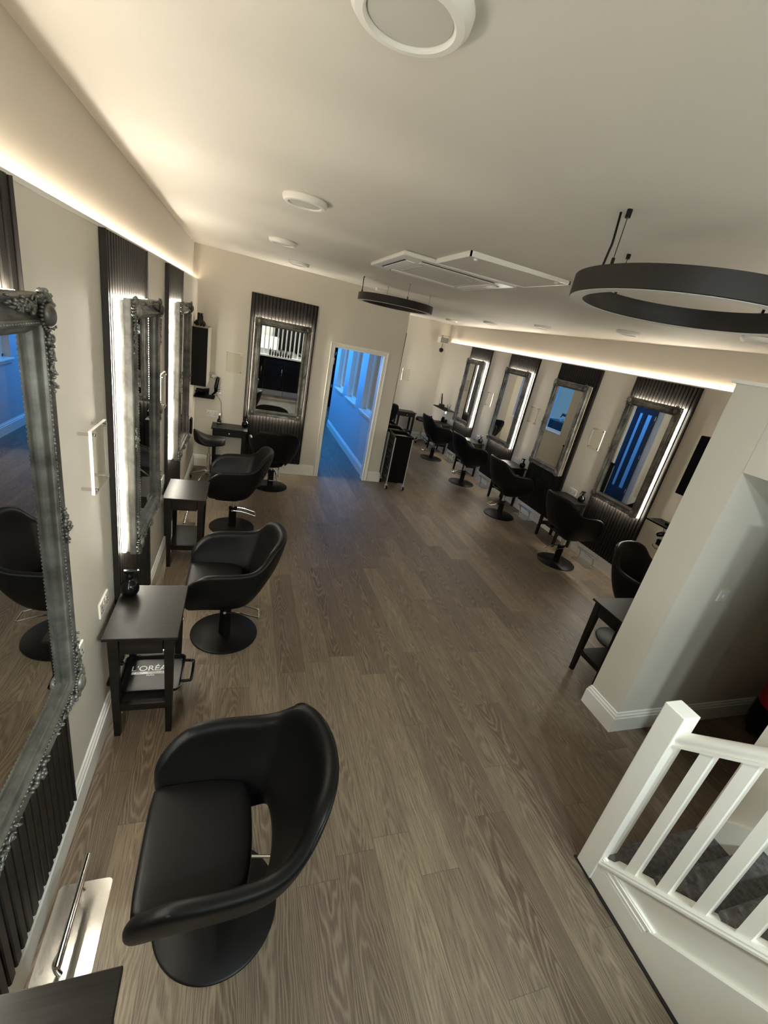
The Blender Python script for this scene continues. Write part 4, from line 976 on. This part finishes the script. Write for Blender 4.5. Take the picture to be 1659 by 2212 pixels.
struct('wall_landing_front', MB().box((-0.6, -0.66, 0), (1.82, -0.62, LZ)), 'wall_paint')
struct('trim_8', MB().box((-0.6, -0.66, LZ + 0.02), (1.83, -0.50, LZ + 0.06), bev=0.004), 'white_gloss')
for k, x in enumerate((-0.56, 0.03, 0.62, 1.21)):
    u = thing('base_cabinet', ['black gloss cabinet unit below the landing, first from the left wall', 'black gloss cabinet unit below the landing, second from the left wall', 'black gloss cabinet unit below the landing, third from the left wall', 'black gloss cabinet unit below the landing, beside the stairs'][k], 'cabinet', (x + 0.292, -0.6, 0), group='black cabinets below the landing')
    MB().box((-0.29, -0.01, 0.15), (0.29, 0.02, LZ - 0.03)).build('cabinet_body', 'black_plastic', u)
    MB().box((-0.285, 0.021, 0.16), (0.285, 0.04, 0.90), bev=0.002).build('door', 'black_gloss', u)
    MB().box((-0.285, 0.021, 0.91), (0.285, 0.04, LZ - 0.035), bev=0.002).build('drawer', 'black_gloss', u)
    MB().cyl((0.22, 0.055, 0.55), (0.22, 0.055, 0.80), 0.006, n=8).build('door_handle', 'steel', u, smooth=True)
    MB().box((-0.29, 0.0, 0), (0.29, 0.012, 0.15)).build('kickboard', 'kick_silver', u)
t = thing('landing_balustrade', 'white balustrade along the landing, seen only in the back wall mirror', 'balustrade', (0.62, -0.62, LZ + 0.06))
MB().box((-1.2, -0.03, 0.80), (1.2, 0.03, 0.85), bev=0.01).build('handrail', 'white_gloss', t)
for k in range(20): MB().box((-1.16 + k * 0.122, -0.018, 0), (-1.124 + k * 0.122, 0.018, 0.80)).build('baluster', 'white_gloss', t)
bl = ['tall brown product bottle on the landing ledge', 'short brown product bottle on the landing ledge', 'dark product bottle with a slim neck on the landing ledge', 'squat dark product bottle on the landing ledge']
for k in range(9):
    hgt = (0.20, 0.13, 0.17, 0.10)[k % 4]; x = 0.75 + k * 0.075
    o = MB().lathe([(0, 0), (0.024, 0), (0.026, 0.005), (0.026, hgt * 0.65), (0.012, hgt * 0.8), (0.012, hgt), (0, hgt)], 14, c=(0, 0, 0)).build('product_bottle', 'bottle_brown' if k % 3 else 'black_gloss', None, smooth=True, angle=40)
    o.location = (x, -0.54, LZ + 0.061); tag(o, bl[k % 4], 'bottle', 'product bottles on the landing ledge: ' + bl[k % 4].split()[0])

# ------------------------------------------------------------------ tub vacuum in the dark passage
t = thing('vacuum_cleaner', 'red and black tub vacuum in the dark passage beyond the newel, right edge', 'vacuum cleaner', (4.02, 1.40, 0))
MB().lathe([(0, 0.05), (0.15, 0.05), (0.185, 0.08), (0.19, 0.14), (0.19, 0.30), (0, 0.30)], 32).build('tub', 'black_plastic', t, smooth=True, angle=40)
MB().lathe([(0.182, 0.30), (0.19, 0.31), (0.185, 0.48), (0.17, 0.53), (0.12, 0.57), (0, 0.58)], 32).build('motor_head', 'red_plastic', t, smooth=True, angle=40)
for k in range(4): a = k * PI / 2 + 0.7; MB().blob((0.13 * math.cos(a), 0.13 * math.sin(a), 0.028), (0.028, 0.028, 0.028), sub=2).build('wheel', 'black_plastic', t, smooth=True)
MB().tube(catmull([(-0.08, 0, 0.57), (-0.05, 0, 0.63), (0.05, 0, 0.63), (0.08, 0, 0.57)], 5), 0.012, 8).build('handle', 'black_plastic', t, smooth=True)

# ------------------------------------------------------------------ counter with plants in the corridor
t = thing('corridor_counter', 'dark teal counter under the corridor window', 'counter', (0.53, 10.3, 0))
MB().box((-0.22, -0.6, 0), (0.22, 0.6, 1.02), bev=0.004).build('counter_body', 'teal_dark', t)
for k, y in enumerate((9.95, 10.2, 10.45)):
    t = thing('potted_plant', ['left potted plant on the corridor counter', 'middle potted plant on the corridor counter', 'right potted plant on the corridor counter'][k], 'plant', (0.53, y, 1.02))
    MB().lathe([(0, 0), (0.04, 0), (0.055, 0.09), (0.05, 0.09), (0.0, 0.08)], 16).build('pot', 'white_gloss', t, smooth=True, angle=40)
    lf = MB(); rn = random.Random(k)
    for j in range(14):
        a = rn.uniform(0, 2 * PI); r = rn.uniform(0.02, 0.08); lf.blob((r * math.cos(a), r * math.sin(a), 0.12 + rn.uniform(0, 0.12)), (0.035, 0.012, 0.02), rn.uniform(0, PI), sub=1)
    lf.build('leaves', 'teal_dark', t, smooth=True)

# ------------------------------------------------------------------ light
def area(name, loc, rot, sx, sy, power, col, spread=None):
    L = bpy.data.lights.new(name, 'AREA'); L.shape = 'RECTANGLE'; L.size = sx; L.size_y = sy; L.energy = power; L.color = col
    if spread: L.spread = spread
    o = bpy.data.objects.new(name, L); COL.objects.link(o); o.location = loc; o.rotation_euler = rot; return o
# blue daylight through the corridor window, plus added fills in the corridor and behind the camera
area('daylight_corridor', (1.1, 13.55, 1.5), (-PI / 2, 0, 0), 1.2, 1.6, 45, (0.07, 0.35, 1.0))
area('fill_corridor', (1.15, 9.9, 2.58), (0, 0, 0), 1.2, 5.4, 120, (0.04, 0.32, 1.0))  # blue fill added below the closed corridor ceiling to brighten the floor
area('fill_front', (-0.86, -2.5, 2.0), (0, -PI / 2, 0), 1.15, 1.85, 200, (0.82, 0.96, 1.0))  # added cool fill that lifts the general light near the stairs
for k, (x, y, pw) in enumerate(((1.50, -1.0, 62), (0.95, -1.05, 46))):
    o = area('landing_ceiling_lamp', (x, y, zc(x) - 0.03), (0, 0, 0), 0.17, 0.17, pw, (0.82, 0.97, 1.0)); o.data.shape = 'DISK'
w = bpy.data.worlds.new('world'); SC.world = w; w.use_nodes = True
bg = w.node_tree.nodes['Background']; bg.inputs[0].default_value = (0.30, 0.62, 1.0, 1); bg.inputs[1].default_value = 0.4

# ------------------------------------------------------------------ camera
R = ((0.94262811, -0.27478635, 0.1895909), (0.06364981, -0.40955864, -0.91006067), (0.32772084, 0.86991619, -0.36857139))
rt, up, bk = Vector(R[0]), -Vector(R[1]), -Vector(R[2])
cam = bpy.data.cameras.new('camera'); co = bpy.data.objects.new('camera', cam); COL.objects.link(co)
m = Matrix((rt, up, bk)).transposed().to_4x4(); m.translation = Vector((0, 0, 2.3)); co.matrix_world = m
cam.sensor_fit = 'VERTICAL'; cam.sensor_height = 24.0; cam.lens = 944.82 / 2212 * 24.0; cam.clip_start = 0.02
SC.camera = co
SC.view_settings.view_transform = 'Standard'; SC.view_settings.look = 'None'; SC.view_settings.gamma = 1.0; SC.view_settings.use_curve_mapping = False
SC.view_settings.exposure = 0.02
cy = SC.cycles
cy.use_denoising = True
cy.max_bounces = 10; cy.diffuse_bounces = 5; cy.glossy_bounces = 5; cy.transparent_max_bounces = 12
cy.sample_clamp_indirect = 6.0; cy.caustics_reflective = False; cy.caustics_refractive = False
